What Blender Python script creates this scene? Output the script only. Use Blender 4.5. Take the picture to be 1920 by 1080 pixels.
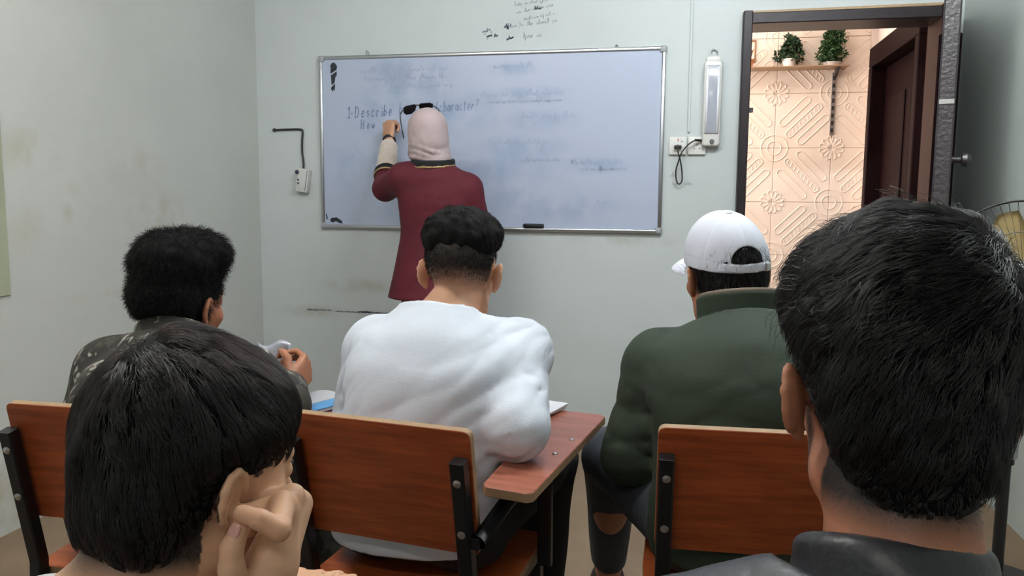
import bpy, bmesh, math, random
import numpy as np
from mathutils import Vector, Matrix, Euler

for _o in list(bpy.data.objects):
    bpy.data.objects.remove(_o)
S = bpy.context.scene
COL = S.collection

# ------------------------------------------------------------------ camera, world, exposure, lights
cam_d = bpy.data.cameras.new('camera')
cam = bpy.data.objects.new('camera', cam_d)
COL.objects.link(cam)
YAW, PITCH, ROLL, CAM_H = .207, .113, .008, 1.181
_f = np.array([-math.sin(YAW) * math.cos(PITCH), math.cos(YAW) * math.cos(PITCH), -math.sin(PITCH)])
_r = np.array([math.cos(YAW), math.sin(YAW), 0.])
_u = np.cross(_r, _f)
_r2 = _r * math.cos(ROLL) + _u * math.sin(ROLL)
_u2 = -_r * math.sin(ROLL) + _u * math.cos(ROLL)
cam.matrix_world = Matrix(((_r2[0], _u2[0], -_f[0], 0), (_r2[1], _u2[1], -_f[1], 0), (_r2[2], _u2[2], -_f[2], CAM_H), (0, 0, 0, 1)))
cam_d.sensor_width = 36
cam_d.lens = 36 * 1503 / 1920
cam_d.clip_start = .02
S.camera = cam
S.view_settings.view_transform = 'Standard'
S.view_settings.look = 'None'
S.view_settings.gamma = 1
S.view_settings.use_curve_mapping = False
S.view_settings.exposure = 0.0
W = bpy.data.worlds.new('world')
S.world = W
W.use_nodes = True
W.node_tree.nodes['Background'].inputs[0].default_value = (.55, .62, .75, 1)
W.node_tree.nodes['Background'].inputs[1].default_value = .25


R90 = -math.pi / 2
TUBE_FRONT, TUBE_BACK, TUBE_REAR_FILL = 164, 112, 46      # glow of the bare tube lights on the classroom ceiling; rear one added for fill


def area(name, loc, size, power, color, rot=(0, 0, 0), spread=math.pi):
    d = bpy.data.lights.new(name, 'AREA')
    d.shape = 'RECTANGLE'
    d.size, d.size_y = size
    d.energy = power
    d.color = color
    d.spread = spread
    o = bpy.data.objects.new(name, d)
    COL.objects.link(o)
    o.location = loc
    o.rotation_euler = rot
    return o


area('corridor_lamp_light', (-1.45, 4.95, 1.75), (.9, 1.3), 62, (1.0, .87, .78), (0, R90, 0))
area('corridor_lamp_light.001', (.2, 4.9, 2.6), (.9, .5), 14, (1.0, .90, .82))
area('far_room_lamp_light', (1.9, 5.0, 2.4), (.5, .5), 12, (1.0, .95, .85))


# ------------------------------------------------------------------ materials
def lin(c):
    return tuple(((v / 255) / 12.92 if v / 255 <= .04045 else ((v / 255 + .055) / 1.055) ** 2.4) for v in c)


class NT:
    def __init__(s, name):
        s.m = bpy.data.materials.new(name)
        s.m.use_nodes = True
        s.t = s.m.node_tree
        s.b = s.t.nodes['Principled BSDF']

    def n(s, typ, **kw):
        nd = s.t.nodes.new(typ)
        for k, v in kw.items():
            setattr(nd, k, v)
        return nd

    def l(s, a, b):
        s.t.links.new(a, b)

    def coord(s, kind='Object'):
        return s.n('ShaderNodeTexCoord').outputs[kind]

    def noise(s, scale, detail=4, stretch=None, kind='Object', rough=.55):
        c = s.coord(kind)
        if stretch:
            mp = s.n('ShaderNodeMapping')
            mp.inputs['Scale'].default_value = stretch
            s.l(c, mp.inputs[0])
            c = mp.outputs[0]
        nz = s.n('ShaderNodeTexNoise')
        nz.inputs['Scale'].default_value = scale
        nz.inputs['Detail'].default_value = detail
        nz.inputs['Roughness'].default_value = rough
        s.l(c, nz.inputs['Vector'])
        return nz.outputs['Fac']

    def remap(s, fac, a, b, lo=0., hi=1.):
        r = s.n('ShaderNodeMapRange')
        r.inputs[1].default_value, r.inputs[2].default_value = a, b
        r.inputs[3].default_value, r.inputs[4].default_value = lo, hi
        s.l(fac, r.inputs[0])
        return r.outputs[0]

    def mix(s, fac, a, b):
        m = s.n('ShaderNodeMix', data_type='RGBA')
        for v, i in ((fac, 0), (a, 6), (b, 7)):
            if isinstance(v, (int, float)):
                m.inputs[i].default_value = v
            elif isinstance(v, tuple):
                m.inputs[i].default_value = v + (1,)
            else:
                s.l(v, m.inputs[i])
        return m.outputs[2]

    def math(s, op, a, b=0.):
        m = s.n('ShaderNodeMath', operation=op)
        for v, i in ((a, 0), (b, 1)):
            if isinstance(v, (int, float)):
                m.inputs[i].default_value = v
            else:
                s.l(v, m.inputs[i])
        return m.outputs[0]

    def bump(s, h, strength, dist=.01):
        b = s.n('ShaderNodeBump')
        b.inputs['Strength'].default_value = strength
        b.inputs['Distance'].default_value = dist
        s.l(h, b.inputs['Height'])
        s.l(b.outputs[0], s.b.inputs['Normal'])

    def base(s, c):
        if isinstance(c, tuple):
            s.b.inputs['Base Color'].default_value = c + (1,)
        else:
            s.l(c, s.b.inputs['Base Color'])

    def spots(s, items, nscale=9):
        """irregular marks of their own at world places (x, y, z, rx, ry, rz, strength)"""
        pos = s.n('ShaderNodeNewGeometry').outputs['Position']
        tot = None
        for x, y, z, rx, ry, rz, k in items:
            a = s.n('ShaderNodeVectorMath', operation='SUBTRACT')
            s.l(pos, a.inputs[0])
            a.inputs[1].default_value = (x, y, z)
            d = s.n('ShaderNodeVectorMath', operation='DIVIDE')
            s.l(a.outputs[0], d.inputs[0])
            d.inputs[1].default_value = (rx, ry, rz)
            ln = s.n('ShaderNodeVectorMath', operation='LENGTH')
            s.l(d.outputs[0], ln.inputs[0])
            v = s.remap(ln.outputs['Value'], 1.0, .1, 0, k)
            tot = v if tot is None else s.math('ADD', tot, v)
        nz = s.remap(s.noise(nscale, 5, kind='Object'), .38, .64)
        return s.math('MINIMUM', s.math('MULTIPLY', tot, nz), 1.)


def M(name, c, rough=.6, var=.12, scale=12, bump=0., bscale=60, metal=0., spec=.5, sss=0., stretch=None, sheen=0.):
    t = NT(name)
    c = lin(c)
    d = tuple(v * (1 - var) for v in c)
    h = tuple(min(1, v * (1 + var)) for v in c)
    t.base(t.mix(t.remap(t.noise(scale, stretch=stretch), .3, .7), d, h))
    t.b.inputs['Roughness'].default_value = rough
    t.b.inputs['Metallic'].default_value = metal
    t.b.inputs['Specular IOR Level'].default_value = spec
    if sss:
        t.b.inputs['Subsurface Weight'].default_value = sss
        t.b.inputs['Subsurface Radius'].default_value = (.012, .005, .003)
        t.b.inputs['Subsurface Scale'].default_value = 1
    if sheen:
        t.b.inputs['Sheen Weight'].default_value = sheen
    if bump:
        t.bump(t.noise(bscale, 3), bump, .004)
    return t.m


def wood(name, dark, light, rough=.38):
    t = NT(name)
    dark, light = lin(dark), lin(light)
    g1 = t.noise(5, 5, stretch=(1.2, 14, 16), rough=.6)
    g2 = t.noise(26, 3, stretch=(.8, 14, 14))
    f = t.math('ADD', t.math('MULTIPLY', g1, .75), t.math('MULTIPLY', g2, .25))
    t.base(t.mix(t.remap(f, .36, .62), dark, light))
    t.b.inputs['Roughness'].default_value = rough
    t.bump(g2, .05, .002)
    return t.m


def skin(name, c, hair=(22, 18, 17)):
    """skin with a 'stubble' vertex attribute that carries short-cropped hair"""
    t = NT(name)
    c = lin(c)
    b = t.mix(t.remap(t.noise(38, 4), .3, .7), tuple(v * .9 for v in c), tuple(min(1, v * 1.07) for v in c))
    red = tuple((c[0] * 1.0, c[1] * .8, c[2] * .74))
    b = t.mix(t.remap(t.noise(9, 2), .45, .75, 0, .6), b, red)
    at = t.n('ShaderNodeAttribute', attribute_name='stubble')
    sp = t.remap(t.noise(900, 2), .3, .7, .92, 1.15)
    b = t.mix(t.math('MINIMUM', t.math('MULTIPLY', at.outputs['Fac'], sp), .97), b, lin(hair))
    t.base(b)
    t.b.inputs['Roughness'].default_value = .52
    t.b.inputs['Subsurface Weight'].default_value = .08
    t.b.inputs['Subsurface Radius'].default_value = (.01, .004, .002)
    t.bump(t.noise(420, 3), .12, .0008)
    return t.m


def emit(name, c, k):
    t = NT(name)
    t.base(c)
    t.b.inputs['Emission Color'].default_value = c + (1,)
    t.b.inputs['Emission Strength'].default_value = k
    return t.m


# ------------------------------------------------------------------ mesh helpers
def setp(o, label=None, cat=None, group=None, kind=None):
    if label:
        o['label'] = label
    if cat:
        o['category'] = cat
    if group:
        o['group'] = group
    if kind:
        o['kind'] = kind
    return o


def mk(name, data, mat=None, parent=None, smooth=False, loc=None, autos=None):
    """link one mesh object; data = bmesh or (verts, faces); verts are in the parent's frame"""
    me = bpy.data.meshes.new(name)
    if isinstance(data, bmesh.types.BMesh):
        data.to_mesh(me)
        data.free()
    else:
        v, f = data
        v = np.asarray(v, np.float32)
        f = np.asarray(f, np.int32) if not (isinstance(f, list)) else f
        if isinstance(f, np.ndarray):
            me.vertices.add(len(v))
            me.vertices.foreach_set('co', v.ravel())
            k = f.shape[1]
            me.loops.add(f.size)
            me.loops.foreach_set('vertex_index', f.ravel())
            me.polygons.add(len(f))
            me.polygons.foreach_set('loop_start', np.arange(0, f.size, k, dtype=np.int32))
            me.update(calc_edges=True)
        else:
            me.from_pydata([tuple(x) for x in v.tolist()], [], f)
    if smooth:
        me.polygons.foreach_set('use_smooth', np.ones(len(me.polygons), bool))
    if mat:
        for m in (mat if isinstance(mat, (list, tuple)) else [mat]):
            me.materials.append(m)
    o = bpy.data.objects.new(name, me)
    COL.objects.link(o)
    if parent:
        o.parent = parent
    if loc is not None:
        o.location = loc
    if autos:
        me.polygons.foreach_set('use_smooth', np.ones(len(me.polygons), bool))
        me.set_sharp_from_angle(angle=math.radians(autos))
    return o


def empty(name, loc=(0, 0, 0), rz=0., **kw):
    o = bpy.data.objects.new(name, None)
    COL.objects.link(o)
    o.location = loc
    o.rotation_euler = (0, 0, rz)
    return setp(o, **kw)


def add_box(bm, c, size, bev=0., rot=None, seg=1):
    r = bmesh.ops.create_cube(bm, size=1)
    vs = r['verts']
    bmesh.ops.scale(bm, vec=size, verts=vs)
    if bev:
        es = list({e for v in vs for e in v.link_edges})
        rb = bmesh.ops.bevel(bm, geom=es, offset=bev, segments=seg, affect='EDGES', profile=.5)
        vs = list({v for f in rb['faces'] for v in f.verts} | {v for v in vs if v.is_valid})
    if rot is not None:
        bmesh.ops.rotate(bm, cent=(0, 0, 0), matrix=rot if isinstance(rot, Matrix) else Euler(rot).to_matrix(), verts=vs)
    bmesh.ops.translate(bm, vec=c, verts=vs)
    return vs


def box(c, size, bev=0., rot=None, seg=1):
    bm = bmesh.new()
    add_box(bm, c, size, bev, rot, seg)
    return bm


def add_sweep(bm, pts, sec, closed=False, cap=True, up=None, scales=None):
    """sweep the section [(u, v)] along pts"""
    P = [Vector(p) for p in pts]
    n = len(P)
    rings = []
    nrm = None
    for i in range(n):
        a = P[(i - 1) % n] if (closed or i) else P[i]
        b = P[(i + 1) % n] if (closed or i < n - 1) else P[i]
        t = (b - a).normalized()
        if nrm is None:
            u0 = Vector(up) if up else (Vector((0, 0, 1)) if abs(t.z) < .9 else Vector((0, 1, 0)))
            nrm = (u0 - t * u0.dot(t)).normalized()
        else:
            nrm = (nrm - t * nrm.dot(t)).normalized()
        bi = t.cross(nrm)
        # keep the section's width through a corner
        k = 1.
        if 0 < i < n - 1 or closed:
            d1 = (P[i] - a).normalized()
            k = 1 / max(.5, math.sqrt(max(.2, (1 + d1.dot((b - P[i]).normalized())) / 2)))
        sc = (scales[i] if scales else 1.) * k
        rings.append([bm.verts.new(P[i] + bi * (u * sc) + nrm * (v * sc)) for u, v in sec])
    m = len(sec)
    for i in range(n if closed else n - 1):
        A, B = rings[i], rings[(i + 1) % n]
        for j in range(m):
            bm.faces.new((A[j], A[(j + 1) % m], B[(j + 1) % m], B[j]))
    if cap and not closed:
        bm.faces.new(rings[0][::-1])
        bm.faces.new(rings[-1])
    return bm


def ngon(r, n=10, ry=None):
    ry = r if ry is None else ry
    return [(r * math.cos(2 * math.pi * i / n), ry * math.sin(2 * math.pi * i / n)) for i in range(n)]


def rrect(w, h, b):
    w, h = w / 2, h / 2
    return [(w, -h + b), (w, h - b), (w - b, h), (-w + b, h), (-w, h - b), (-w, -h + b), (-w + b, -h), (w - b, -h)]


def tube(pts, r, n=10, **kw):
    return add_sweep(bmesh.new(), pts, ngon(r, n), **kw)


def rtube(pts, w, h, b=.003, **kw):
    return add_sweep(bmesh.new(), pts, rrect(w, h, b), **kw)


def smooth_path(pts, k=6):
    """Catmull-Rom through the points"""
    P = [np.array(p, float) for p in pts]
    P = [2 * P[0] - P[1]] + P + [2 * P[-1] - P[-2]]
    out = []
    for i in range(1, len(P) - 2):
        for j in range(k):
            t = j / k
            a, b, c, d = P[i - 1], P[i], P[i + 1], P[i + 2]
            out.append(.5 * ((2 * b) + (c - a) * t + (2 * a - 5 * b + 4 * c - d) * t * t + (3 * b - a - 3 * c + d) * t ** 3))
    out.append(P[-2])
    return [tuple(p) for p in out]


def prism(poly, z0, z1, bev=0.):
    """polygon in xy extruded from z0 to z1"""
    bm = bmesh.new()
    a = [bm.verts.new((x, y, z0)) for x, y in poly]
    b = [bm.verts.new((x, y, z1)) for x, y in poly]
    n = len(poly)
    bm.faces.new(a[::-1])
    bm.faces.new(b)
    for i in range(n):
        bm.faces.new((a[i], a[(i + 1) % n], b[(i + 1) % n], b[i]))
    bmesh.ops.recalc_face_normals(bm, faces=bm.faces)
    if bev:
        bmesh.ops.bevel(bm, geom=list(bm.edges), offset=bev, segments=1, affect='EDGES')
    return bm


def lathe(prof, n=20, c=(0, 0, 0), bm=None, axis=None):
    bm = bm or bmesh.new()
    rings = []
    for r, z in prof:
        rings.append([Vector((r * math.cos(2 * math.pi * i / n), r * math.sin(2 * math.pi * i / n), z)) for i in range(n)])
    rot = Vector((0, 0, 1)).rotation_difference(Vector(axis)).to_matrix() if axis is not None else Matrix.Identity(3)
    rv = [[bm.verts.new(rot @ p + Vector(c)) for p in ring] for ring in rings]
    for i in range(len(prof) - 1):
        for j in range(n):
            bm.faces.new((rv[i][j], rv[i][(j + 1) % n], rv[i + 1][(j + 1) % n], rv[i + 1][j]))
    bm.faces.new(rv[0][::-1])
    bm.faces.new(rv[-1])
    return bm


def copy_tree(o, parent=None):
    c = o.copy()
    COL.objects.link(c)
    if parent:
        c.parent = parent
    for ch in list(o.children):
        copy_tree(ch, c)
    return c


# ------------------------------------------------------------------ signed-distance modelling (one continuous surface per body or garment)
def nrmz(v):
    v = np.asarray(v, float)
    return v / (np.linalg.norm(v) + 1e-9)


def rotm(yaw=0, pitch=0, roll=0):
    """local +y = facing; yaw turns clockwise seen from above (to the right), pitch > 0 looks up, roll > 0 tilts to the right"""
    return np.array(Matrix.Rotation(-math.radians(yaw), 3, 'Z') @ Matrix.Rotation(math.radians(pitch), 3, 'X') @ Matrix.Rotation(math.radians(roll), 3, 'Y'))


class RC:   # round cone
    def __init__(s, a, b, ra, rb=None):
        s.a, s.b, s.ra, s.rb = np.asarray(a, float), np.asarray(b, float), ra, ra if rb is None else rb

    def bb(s):
        r = max(s.ra, s.rb)
        return np.minimum(s.a, s.b) - r, np.maximum(s.a, s.b) + r

    def ev(s, X, Y, Z):
        ba = s.b - s.a
        L = (ba @ ba) + 1e-12
        t = np.clip(((X - s.a[0]) * ba[0] + (Y - s.a[1]) * ba[1] + (Z - s.a[2]) * ba[2]) / L, 0, 1)
        return np.sqrt((X - s.a[0] - t * ba[0]) ** 2 + (Y - s.a[1] - t * ba[1]) ** 2 + (Z - s.a[2] - t * ba[2]) ** 2) - (s.ra + (s.rb - s.ra) * t)


class EL:   # ellipsoid
    def __init__(s, c, r, R=None):
        s.c, s.r, s.R = np.asarray(c, float), np.asarray(r, float), np.eye(3) if R is None else np.asarray(R)

    def bb(s):
        h = np.sqrt(((s.R * s.r) ** 2).sum(1))
        return s.c - h, s.c + h

    def loc(s, X, Y, Z):
        x, y, z = X - s.c[0], Y - s.c[1], Z - s.c[2]
        R = s.R
        return (x * R[0, 0] + y * R[1, 0] + z * R[2, 0], x * R[0, 1] + y * R[1, 1] + z * R[2, 1], x * R[0, 2] + y * R[1, 2] + z * R[2, 2])

    def ev(s, X, Y, Z):
        u, v, w = s.loc(X, Y, Z)
        a, b, c = s.r
        k0 = np.sqrt((u / a) ** 2 + (v / b) ** 2 + (w / c) ** 2)
        k1 = np.sqrt((u / a / a) ** 2 + (v / b / b) ** 2 + (w / c / c) ** 2) + 1e-9
        return k0 * (k0 - 1) / k1


class BX(EL):   # rounded box, r = half sizes
    def __init__(s, c, r, R=None, rd=.002):
        super().__init__(c, r, R)
        s.rd = rd

    def ev(s, X, Y, Z):
        u, v, w = s.loc(X, Y, Z)
        q = [np.abs(a) - (h - s.rd) for a, h in zip((u, v, w), s.r)]
        o = np.sqrt(sum(np.maximum(a, 0) ** 2 for a in q))
        return o + np.minimum(np.maximum(np.maximum(q[0], q[1]), q[2]), 0) - s.rd


class RG(EL):   # ring: an elliptic hoop in the local xy plane; r = (rx, ry, band half height), rd = half thickness; flare widens the top
    def __init__(s, c, r, R=None, rd=.005, flare=0.):
        super().__init__(c, np.array(r) + np.array([rd, rd, rd]), R)
        s.q, s.rd, s.fl = r, rd, flare

    def ev(s, X, Y, Z):
        u, v, w = s.loc(X, Y, Z)
        rx, ry, h = s.q
        k0 = np.sqrt((u / rx) ** 2 + (v / ry) ** 2)
        d = (k0 - 1) * min(rx, ry) - s.fl * w
        return np.sqrt(d ** 2 + np.maximum(np.abs(w) - h, 0) ** 2) - s.rd


class LOFT:   # torso-like body: stations [(centre, half width, half depth)] from bottom to top
    def __init__(s, st, side, p=2.4, grow=0., cap=.02):
        s.c = np.array([a[0] for a in st], float)
        s.w = np.array([a[1] for a in st]) + grow
        s.d = np.array([a[2] for a in st]) + grow
        if len(st) > 3:      # round the profile through the stations
            n = len(st)
            q = np.linspace(0, n - 1, 8 * n)
            rs = lambda y: np.convolve(np.pad(np.interp(q, range(n), y), 5, mode='reflect', reflect_type='odd'), np.hanning(13)[1:-1] / np.hanning(13).sum(), 'valid')
            s.c = np.stack([rs(s.c[:, i]) for i in range(3)], 1)
            s.w, s.d = rs(s.w), rs(s.d)
        s.ax = nrmz(s.c[-1] - s.c[0])
        s.t = (s.c - s.c[0]) @ s.ax
        s.side = nrmz(np.asarray(side) - s.ax * (np.asarray(side) @ s.ax))
        s.fw = np.cross(s.ax, s.side)
        s.p, s.cap = p, cap

    def bb(s):
        m = max(s.w.max(), s.d.max())
        return s.c.min(0) - m, s.c.max(0) + m

    def ev(s, X, Y, Z):
        x, y, z = X - s.c[0, 0], Y - s.c[0, 1], Z - s.c[0, 2]
        t = x * s.ax[0] + y * s.ax[1] + z * s.ax[2]
        off = s.c - s.c[0]
        tc = np.clip(t, s.t[0], s.t[-1])
        ou, ov = np.interp(tc, s.t, off @ s.side), np.interp(tc, s.t, off @ s.fw)
        w, d = np.interp(tc, s.t, s.w), np.interp(tc, s.t, s.d)
        u = np.abs(x * s.side[0] + y * s.side[1] + z * s.side[2] - ou) / w
        v = np.abs(x * s.fw[0] + y * s.fw[1] + z * s.fw[2] - ov) / d
        k = (u ** s.p + v ** s.p) ** (1 / s.p)
        dd = (k - 1) * np.minimum(w, d) * 1.05
        e = np.maximum(t - s.t[-1], s.t[0] - t)
        return np.where(e > 0, np.sqrt(np.maximum(dd, 0) ** 2 + np.maximum(e, 0) ** 2) - 0, dd) if s.cap == 0 else np.maximum(dd, e)


def axis(lo, hi, coarse, zones=()):
    out = [lo]
    while out[-1] < hi:
        x = out[-1]
        st = coarse
        for a, b, f in zones:
            if a <= x < b:
                st = min(st, f)
            elif x < a < x + st:
                st = min(st, max(a - x, f))
        out.append(x + st)
    return np.array(out)


class Field:
    FAR = .25

    def __init__(s, xs, ys, zs):
        s.ax = [np.asarray(a, float) for a in (xs, ys, zs)]
        s.v = np.full([len(a) for a in s.ax], s.FAR, np.float32)

    @classmethod
    def cube(cls, lo, hi, h):
        return cls(*[np.arange(a, b + h, h) for a, b in zip(lo, hi)])

    def blk(s, p, m):
        lo, hi = p.bb()
        sl = []
        for i in range(3):
            a, b = np.searchsorted(s.ax[i], lo[i] - m), np.searchsorted(s.ax[i], hi[i] + m)
            sl.append(slice(max(0, a - 1), b + 1))
        g = np.meshgrid(*[s.ax[i][sl[i]] for i in range(3)], indexing='ij', sparse=True)
        return tuple(sl), g

    def add(s, p, k=.01):
        sl, g = s.blk(p, k + .02)
        if 0 in s.v[sl].shape:
            return s
        d = p.ev(*g)
        a = s.v[sl]
        h = np.clip(.5 + .5 * (a - d) / k, 0, 1)
        s.v[sl] = a + (d - a) * h - k * h * (1 - h)
        return s

    def sub(s, p, k=.004):
        sl, g = s.blk(p, k + .01)
        if 0 in s.v[sl].shape:
            return s
        d = -p.ev(*g)
        a = s.v[sl]
        h = np.clip(.5 - .5 * (a - d) / k, 0, 1)
        s.v[sl] = a + (d - a) * h + k * h * (1 - h)
        return s

    def cut(s, pt, nv):
        """remove the half space on nv's side of pt"""
        nv = nrmz(nv)
        g = np.meshgrid(*s.ax, indexing='ij', sparse=True)
        d = (g[0] - pt[0]) * nv[0] + (g[1] - pt[1]) * nv[1] + (g[2] - pt[2]) * nv[2]
        s.v = np.maximum(s.v, d.astype(np.float32))
        return s

    def disp(s, fn, band=.03):
        m = np.argwhere(np.abs(s.v) < band)
        P = np.stack([s.ax[i][m[:, i]] for i in range(3)], 1)
        s.v[m[:, 0], m[:, 1], m[:, 2]] += fn(P).astype(np.float32)
        return s

    def sample(s, P):
        idx, fr = [], []
        for i in range(3):
            a = np.clip(np.searchsorted(s.ax[i], P[:, i]) - 1, 0, len(s.ax[i]) - 2)
            idx.append(a)
            fr.append(np.clip((P[:, i] - s.ax[i][a]) / (s.ax[i][a + 1] - s.ax[i][a]), 0, 1))
        r = 0
        for dx in (0, 1):
            for dy in (0, 1):
                for dz in (0, 1):
                    w = (fr[0] if dx else 1 - fr[0]) * (fr[1] if dy else 1 - fr[1]) * (fr[2] if dz else 1 - fr[2])
                    r = r + w * s.v[idx[0] + dx, idx[1] + dy, idx[2] + dz]
        return r

    def grad(s, P, h=.004):
        g = np.stack([s.sample(P + np.eye(3)[i] * h) - s.sample(P - np.eye(3)[i] * h) for i in range(3)], 1)
        return g / (np.linalg.norm(g, axis=1, keepdims=True) + 1e-9)

    def mesh(s):
        v = s.v
        v[0], v[-1], v[:, 0], v[:, -1], v[:, :, 0], v[:, :, -1] = [np.maximum(a, .01) for a in (v[0], v[-1], v[:, 0], v[:, -1], v[:, :, 0], v[:, :, -1])]
        ins = v < 0
        cnt = np.zeros([n - 1 for n in v.shape], np.int8)
        for dx in (0, 1):
            for dy in (0, 1):
                for dz in (0, 1):
                    cnt += ins[dx:dx + cnt.shape[0], dy:dy + cnt.shape[1], dz:dz + cnt.shape[2]]
        act = np.argwhere((cnt > 0) & (cnt < 8))
        ids = np.full(cnt.shape, -1, np.int32)
        ids[act[:, 0], act[:, 1], act[:, 2]] = np.arange(len(act))
        cor = {}
        for dx in (0, 1):
            for dy in (0, 1):
                for dz in (0, 1):
                    cor[dx, dy, dz] = v[act[:, 0] + dx, act[:, 1] + dy, act[:, 2] + dz]
        acc = np.zeros((len(act), 3))
        num = np.zeros(len(act))
        for a in range(3):
            for o1 in (0, 1):
                for o2 in (0, 1):
                    k0 = [o1, o2]
                    k0.insert(a, 0)
                    k1 = [o1, o2]
                    k1.insert(a, 1)
                    A, B = cor[tuple(k0)], cor[tuple(k1)]
                    m = (A < 0) != (B < 0)
                    t = np.where(m, A / np.where(m, A - B, 1), 0)
                    p = np.zeros((len(act), 3))
                    for j in range(3):
                        p[:, j] = k0[j]
                    p[:, a] = t
                    acc += p * m[:, None]
                    num += m
        fr = acc / num[:, None]
        P = np.stack([s.ax[i][act[:, i]] + fr[:, i] * (s.ax[i][act[:, i] + 1] - s.ax[i][act[:, i]]) for i in range(3)], 1)
        Q = []
        for a in range(3):
            A = ins.take(range(0, v.shape[a] - 1), a)
            B = ins.take(range(1, v.shape[a]), a)
            e = np.argwhere(A != B)
            b, c = (a + 1) % 3, (a + 2) % 3
            e = e[(e[:, b] > 0) & (e[:, c] > 0) & (e[:, b] < v.shape[b] - 1) & (e[:, c] < v.shape[c] - 1)]
            q = []
            for db, dc in ((1, 1), (0, 1), (0, 0), (1, 0)):
                i = e.copy()
                i[:, b] -= db
                i[:, c] -= dc
                q.append(ids[i[:, 0], i[:, 1], i[:, 2]])
            q = np.stack(q, 1)
            fl = ~A[e[:, 0], e[:, 1], e[:, 2]]
            q[fl] = q[fl][:, ::-1]
            Q.append(q)
        return P, np.concatenate(Q).astype(np.int32)


def relax(P, Q, it=1, lam=.5):
    """Laplacian smoothing"""
    n = len(P)
    for _ in range(it):
        acc = np.zeros_like(P)
        cnt = np.zeros(n)
        for j in range(4):
            a, b = Q[:, j], Q[:, (j + 1) % 4]
            for i in range(3):
                acc[:, i] += np.bincount(a, P[b, i], n) + np.bincount(b, P[a, i], n)
            cnt += np.bincount(a, minlength=n) + np.bincount(b, minlength=n)
        P = P + lam * (acc / np.maximum(cnt, 1)[:, None] - P)
    return P


def creases(freq, seed, dirn, n=3, sharp=2.2):
    """sharp-edged cloth folds: valleys between rounded ridges, running across dirn and fading in patches"""
    rg = np.random.default_rng(seed)
    patch = waves(freq * .30, seed + 90, 4)
    ks = []
    for _ in range(n):
        ks.append((nrmz(nrmz(dirn) + rg.normal(size=3) * .22) * freq * rg.uniform(.7, 1.3), rg.uniform(0, 6.28), waves(freq * .45, seed + int(rg.integers(1000)), 3)))

    def f(P):
        r = 0
        for k, ph, w in ks:
            r = r + np.abs(np.sin(.5 * (P @ k) + ph + 1.1 * w(P))) ** (1 / sharp) - .7
        return -r / n * 2 * np.clip(.45 + 1.1 * patch(P), 0, 1.2)
    return f


def waves(freq, seed, n=5, dirn=None, warp=.6):
    """smooth pseudo-random ripples; dirn squeezes the pattern along one direction (folds run across it)"""
    rg = np.random.default_rng(seed)
    ks = []
    for _ in range(n):
        d = rg.normal(size=3)
        if dirn is not None:
            d = d * .35 + nrmz(dirn) * rg.choice([-1, 1]) * 1.2
        ks.append((nrmz(d) * freq * rg.uniform(.6, 1.5), rg.uniform(0, 6.28), nrmz(rg.normal(size=3)) * freq * .5))

    def f(P):
        r = 0
        for k, ph, k2 in ks:
            r = r + np.sin(P @ k + ph + warp * 2 * np.sin(P @ k2 + ph * 1.7))
        return r / n
    return f

# ================================================================== ROOM
D = 4.042            # front wall plane (y)
XL, XR, YB, ZC = -2.265, 1.21, -1.9, 2.68
DX0, DX1, DZ = .293, 1.105, 1.99      # door opening


def paint(name, c, stains=(), bump=.25, tint=(150, 146, 120)):
    t = NT(name)
    c = lin(c)
    b = t.mix(t.remap(t.noise(1.6, 5, kind='Object'), .3, .7), tuple(v * .95 for v in c), tuple(v * 1.04 for v in c))
    sp = t.remap(t.noise(26, 3), .68, .76, 0, .10)
    b = t.mix(sp, b, lin((140, 138, 124)))
    if stains:
        b = t.mix(t.spots(stains), b, lin(tint))
    t.base(b)
    t.b.inputs['Roughness'].default_value = .55
    t.b.inputs['Specular IOR Level'].default_value = .3
    t.bump(t.math('ADD', t.noise(7, 4), t.math('MULTIPLY', t.noise(60, 3), .12)), bump, .012)
    return t.m


m_wall = paint('painted_plaster_front', (199, 206, 207), [(-1.70, D, .70, .30, .2, .05, .5), (-.25, D, .97, .35, .2, .04, .4), (-1.98, D, .55, .25, .2, .05, .5), (-1.99, D, 1.2, .12, .2, .10, .25)], .12)
m_wall_l = paint('painted_plaster_left', (202, 205, 201), [(XL, 2.47, 1.33, .2, .20, .10, .5), (XL, 3.03, 1.30, .2, .24, .14, .32), (XL, 3.17, 1.09, .2, .26, .14, .5), (XL, 2.66, 1.20, .2, .05, .04, .35),
                                                           (XL, 2.62, 1.10, .2, .04, .05, .5), (XL, 2.43, 1.03, .2, .12, .14, .3), (XL, 2.2, .15, .2, .9, .22, .8), (XL, 2.9, .78, .2, .5, .03, .25)], .35, (172, 162, 130))
m_wall_r = paint('painted_plaster_right', (190, 198, 192), bump=.15)
m_ceil = M('ceiling_white', (215, 217, 213), .8, .03)


def floor_mat():
    t = NT('floor_brown')
    a, b = lin((112, 92, 72)), lin((130, 110, 88))
    c = t.mix(t.remap(t.noise(3.2, 6), .3, .7), a, b)
    c = t.mix(t.remap(t.noise(55, 3), .55, .8, 0, .35), c, lin((96, 76, 58)))
    t.base(c)
    t.b.inputs['Roughness'].default_value = .6
    t.bump(t.noise(80, 3), .1, .003)
    return t.m


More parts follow.
